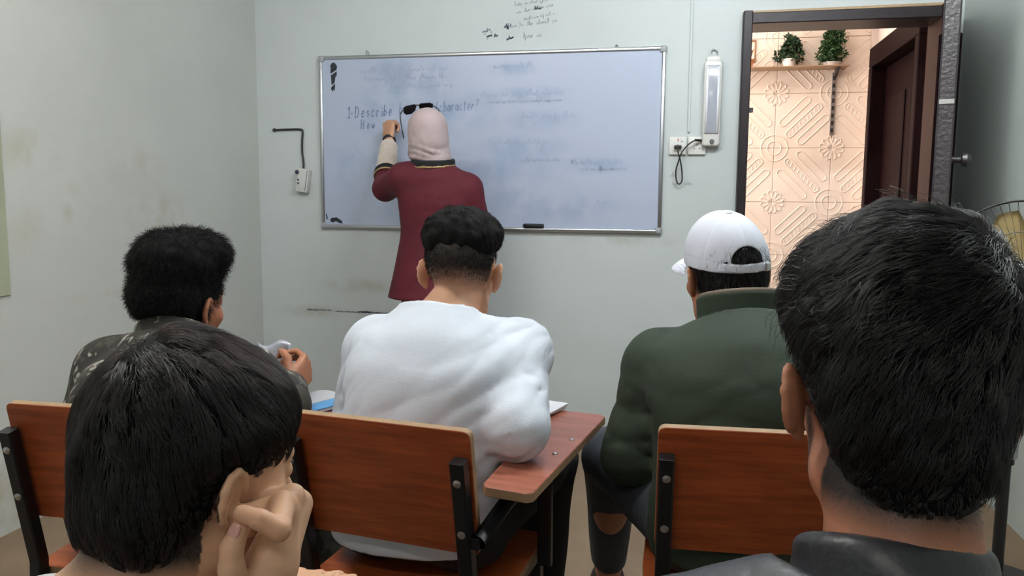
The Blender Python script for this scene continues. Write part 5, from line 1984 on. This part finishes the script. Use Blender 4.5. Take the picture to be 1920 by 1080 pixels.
# crumpled snack packet standing on the left tablet
m_foil = M('silver_foil', (176, 178, 190), .32, .12, 40, .3, 80, metal=.35)
m_purp = M('purple_print', (70, 62, 120), .4, .2, 30)
m_greenp = M('green_print', (110, 140, 84), .45, .25, 30)
t = empty('snack_packet', (-1.0, 1.83, TB), R_(-10), label='crumpled silver snack packet with purple and green print, beyond the left sitter\'s fist', cat='packet')
bm = bmesh.new()
N1, N2 = 14, 12
w7, w8 = waves(60, 71), waves(110, 72)
rows = {}
for sd in (-1, 1):
    for i in range(N1 + 1):
        for j in range(N2 + 1):
            v, u = i / N1, j / N2 * 2 - 1
            wdt = .040 + .012 * v
            th = .017 * math.sqrt(max(0, 1 - u * u)) * math.sin(math.pi * min(1, v * .9 + .1)) ** .7
            p = np.array([[u * wdt, sd * th, .128 * v]])
            edge = 1 if (abs(u) < 1 and 0 < i < N1) else 0
            off = float(w7(p + .3)[0]) * .006 + float(w8(p)[0]) * .003
            rows[sd, i, j] = bm.verts.new((p[0, 0] + .004 * math.sin(v * 9), p[0, 1] + (off * sd if edge else float(w7(p)[0]) * .004), p[0, 2] * (1 + .08 * math.sin(u * 3))))
for sd in (-1, 1):
    for i in range(N1):
        for j in range(N2):
            q = (rows[sd, i, j], rows[sd, i, j + 1], rows[sd, i + 1, j + 1], rows[sd, i + 1, j])
            f = bm.faces.new(q if sd < 0 else q[::-1])
            v, u = (i + .5) / N1, (j + .5) / N2 * 2 - 1
            f.material_index = 1 if (.38 < v < .74 and -.75 < u < .0 and abs(v - .56 + u * .2) < .2) else 2 if (v < .38 and u > -.5) else 0
bmesh.ops.remove_doubles(bm, verts=bm.verts, dist=.0006)
mk('wrapper', bm, [m_foil, m_purp, m_greenp], t, smooth=True)
# pen in the left sitter's fist
t = empty('pen', (-.915, 1.80, .735), label='dark pen gripped in the fist of the sitter by the left wall', cat='pen')
mk('barrel', tube([(0.02, -.03, .055), (-.015, .03, -.04)], .0045, 8), m_navyb, t, smooth=True)
mk('tip', lathe([(.004, 0), (.001, .012)], 8, (-.015, .03, -.04), axis=(-.035, .06, -.095)), m_steel, t)
t = empty('pen', (-.475, 1.765, .735), label='dark pen in the writing hand of the sitter in white, hidden by his body', cat='pen')
mk('barrel', tube([(0.03, -.04, .05), (-.01, .02, -.04)], .0045, 8), m_navyb, t, smooth=True)
mk('tip', lathe([(.004, 0), (.001, .012)], 8, (-.01, .02, -.04), axis=(-.04, .06, -.09)), m_steel, t)

# ================================================================== PEDESTAL FAN
m_fanblk = M('fan_black_plastic', (24, 24, 26), .4, .1)
m_blade = M('cream_fan_blade', (206, 186, 136), .45, .08, 8)
m_hub = M('pale_grey_hub', (170, 172, 176), .25, .05)
fx_, fy_, fz_ = .945, 2.50, .965
t = empty('pedestal_fan', (fx_, fy_, 0), label='black pedestal fan with cream blades beside the right wall', cat='fan')
hd_ = nrmz((-.30, -.95, .05))
xa = nrmz(np.cross(hd_, (0, 0, 1)))
za = np.cross(xa, hd_)
FP = lambda u, v, w: tuple(V3(0, 0, fz_) + xa * u + hd_ * v + za * w)
circ = lambda r, v, n=40: [FP(r * math.cos(2 * math.pi * i / n), v, r * math.sin(2 * math.pi * i / n)) for i in range(n)]
RGD = .218
mk('guard_ring', tube(circ(RGD, .0), .0034, 8, closed=True), m_fanblk, t, smooth=True)
for nm, v0, v1 in (('front_guard', .008, .062), ('rear_guard', -.008, -.055)):
    bm = bmesh.new()
    for r, v in ((.05, v1), (.13, v0 + (v1 - v0) * .72)):
        add_sweep(bm, circ(r, v, 28), ngon(.0014, 5), closed=True)
    for i in range(60):
        a = 2 * math.pi * i / 60
        pr_ = [(.05, v1), (.13, v0 + (v1 - v0) * .74), (.195, v0 + (v1 - v0) * .32), (RGD, v0 * .3)]
        add_sweep(bm, [FP(r * math.cos(a + .0), v, r * math.sin(a)) for r, v in pr_], ngon(.0006, 4), cap=False)
    setp(mk(nm, bm, m_fanblk, t), kind='stuff')
mk('hub_cap', lathe([(.048, 0), (.046, .012), (.030, .022), (.006, .026)], 20, FP(0, .060, 0), axis=tuple(hd_)), m_hub, t, autos=50)
for b_ in range(3):
    bm = bmesh.new()
    a0 = R_(62) + b_ * 2 * math.pi / 3
    g = []
    for i in range(9):
        r = .025 + .165 * i / 8
        row = []
        for j in range(6):
            q = (j / 5 - .5)
            wd = (.35 + .75 * math.sin(math.pi * min(1, .12 + i / 8 * .80))) * .105
            a = a0 + q * wd / max(r, .06) * .9 + .25 * (i / 8)
            row.append(bm.verts.new(FP(r * math.cos(a), q * wd * .5, r * math.sin(a))))
        g.append(row)
    for i in range(8):
        for j in range(5):
            bm.faces.new((g[i][j], g[i][j + 1], g[i + 1][j + 1], g[i + 1][j]))
    bmesh.ops.solidify(bm, geom=list(bm.faces), thickness=.003)
    mk('blade', bm, m_blade, t, smooth=True)
mk('blade_hub', lathe([(.030, -.03), (.032, .02), (.02, .028)], 18, FP(0, 0, 0), axis=tuple(hd_)), m_blade, t, autos=50)
mk('motor_housing', lathe([(.02, 0), (.055, .006), (.068, .03), (.066, .075), (.050, .10), (.015, .108)], 22, FP(0, -.055, 0), axis=tuple(-hd_)), m_fanblk, t, autos=50)
mk('neck', box(FP(0, -.09, -.07), (.05, .06, .09), .012, seg=2), m_fanblk, t, autos=50)
bx_, by_, _z = FP(0, -.09, 0)
mk('pole', lathe([(.024, .40), (.024, .86), (.028, .862), (.028, .90), (.02, .905)], 16, (bx_, by_, 0)), m_fanblk, t, autos=50)
mk('pole', lathe([(.017, .03), (.017, .45)], 14, (bx_, by_, 0)), m_fanblk, t, autos=50)
mk('collar_knob', lathe([(.03, .42), (.032, .44), (.03, .47)], 16, (bx_, by_, 0)), m_hub, t, autos=50)
mk('base', lathe([(.17, 0), (.18, .008), (.165, .022), (.05, .034), (.022, .05)], 28, (bx_, by_, 0)), m_fanblk, t, autos=50)
mk('cord', tube(smooth_path([(bx_ - .06, by_ - .05, .03), (bx_ - .16, by_ - .05, .006), (bx_ - .24, by_ - .17, .005), (bx_ - .20, by_ - .32, .005), (bx_ + .05, by_ - .42, .005)], 6), .004, 8), m_cable, t, smooth=True)
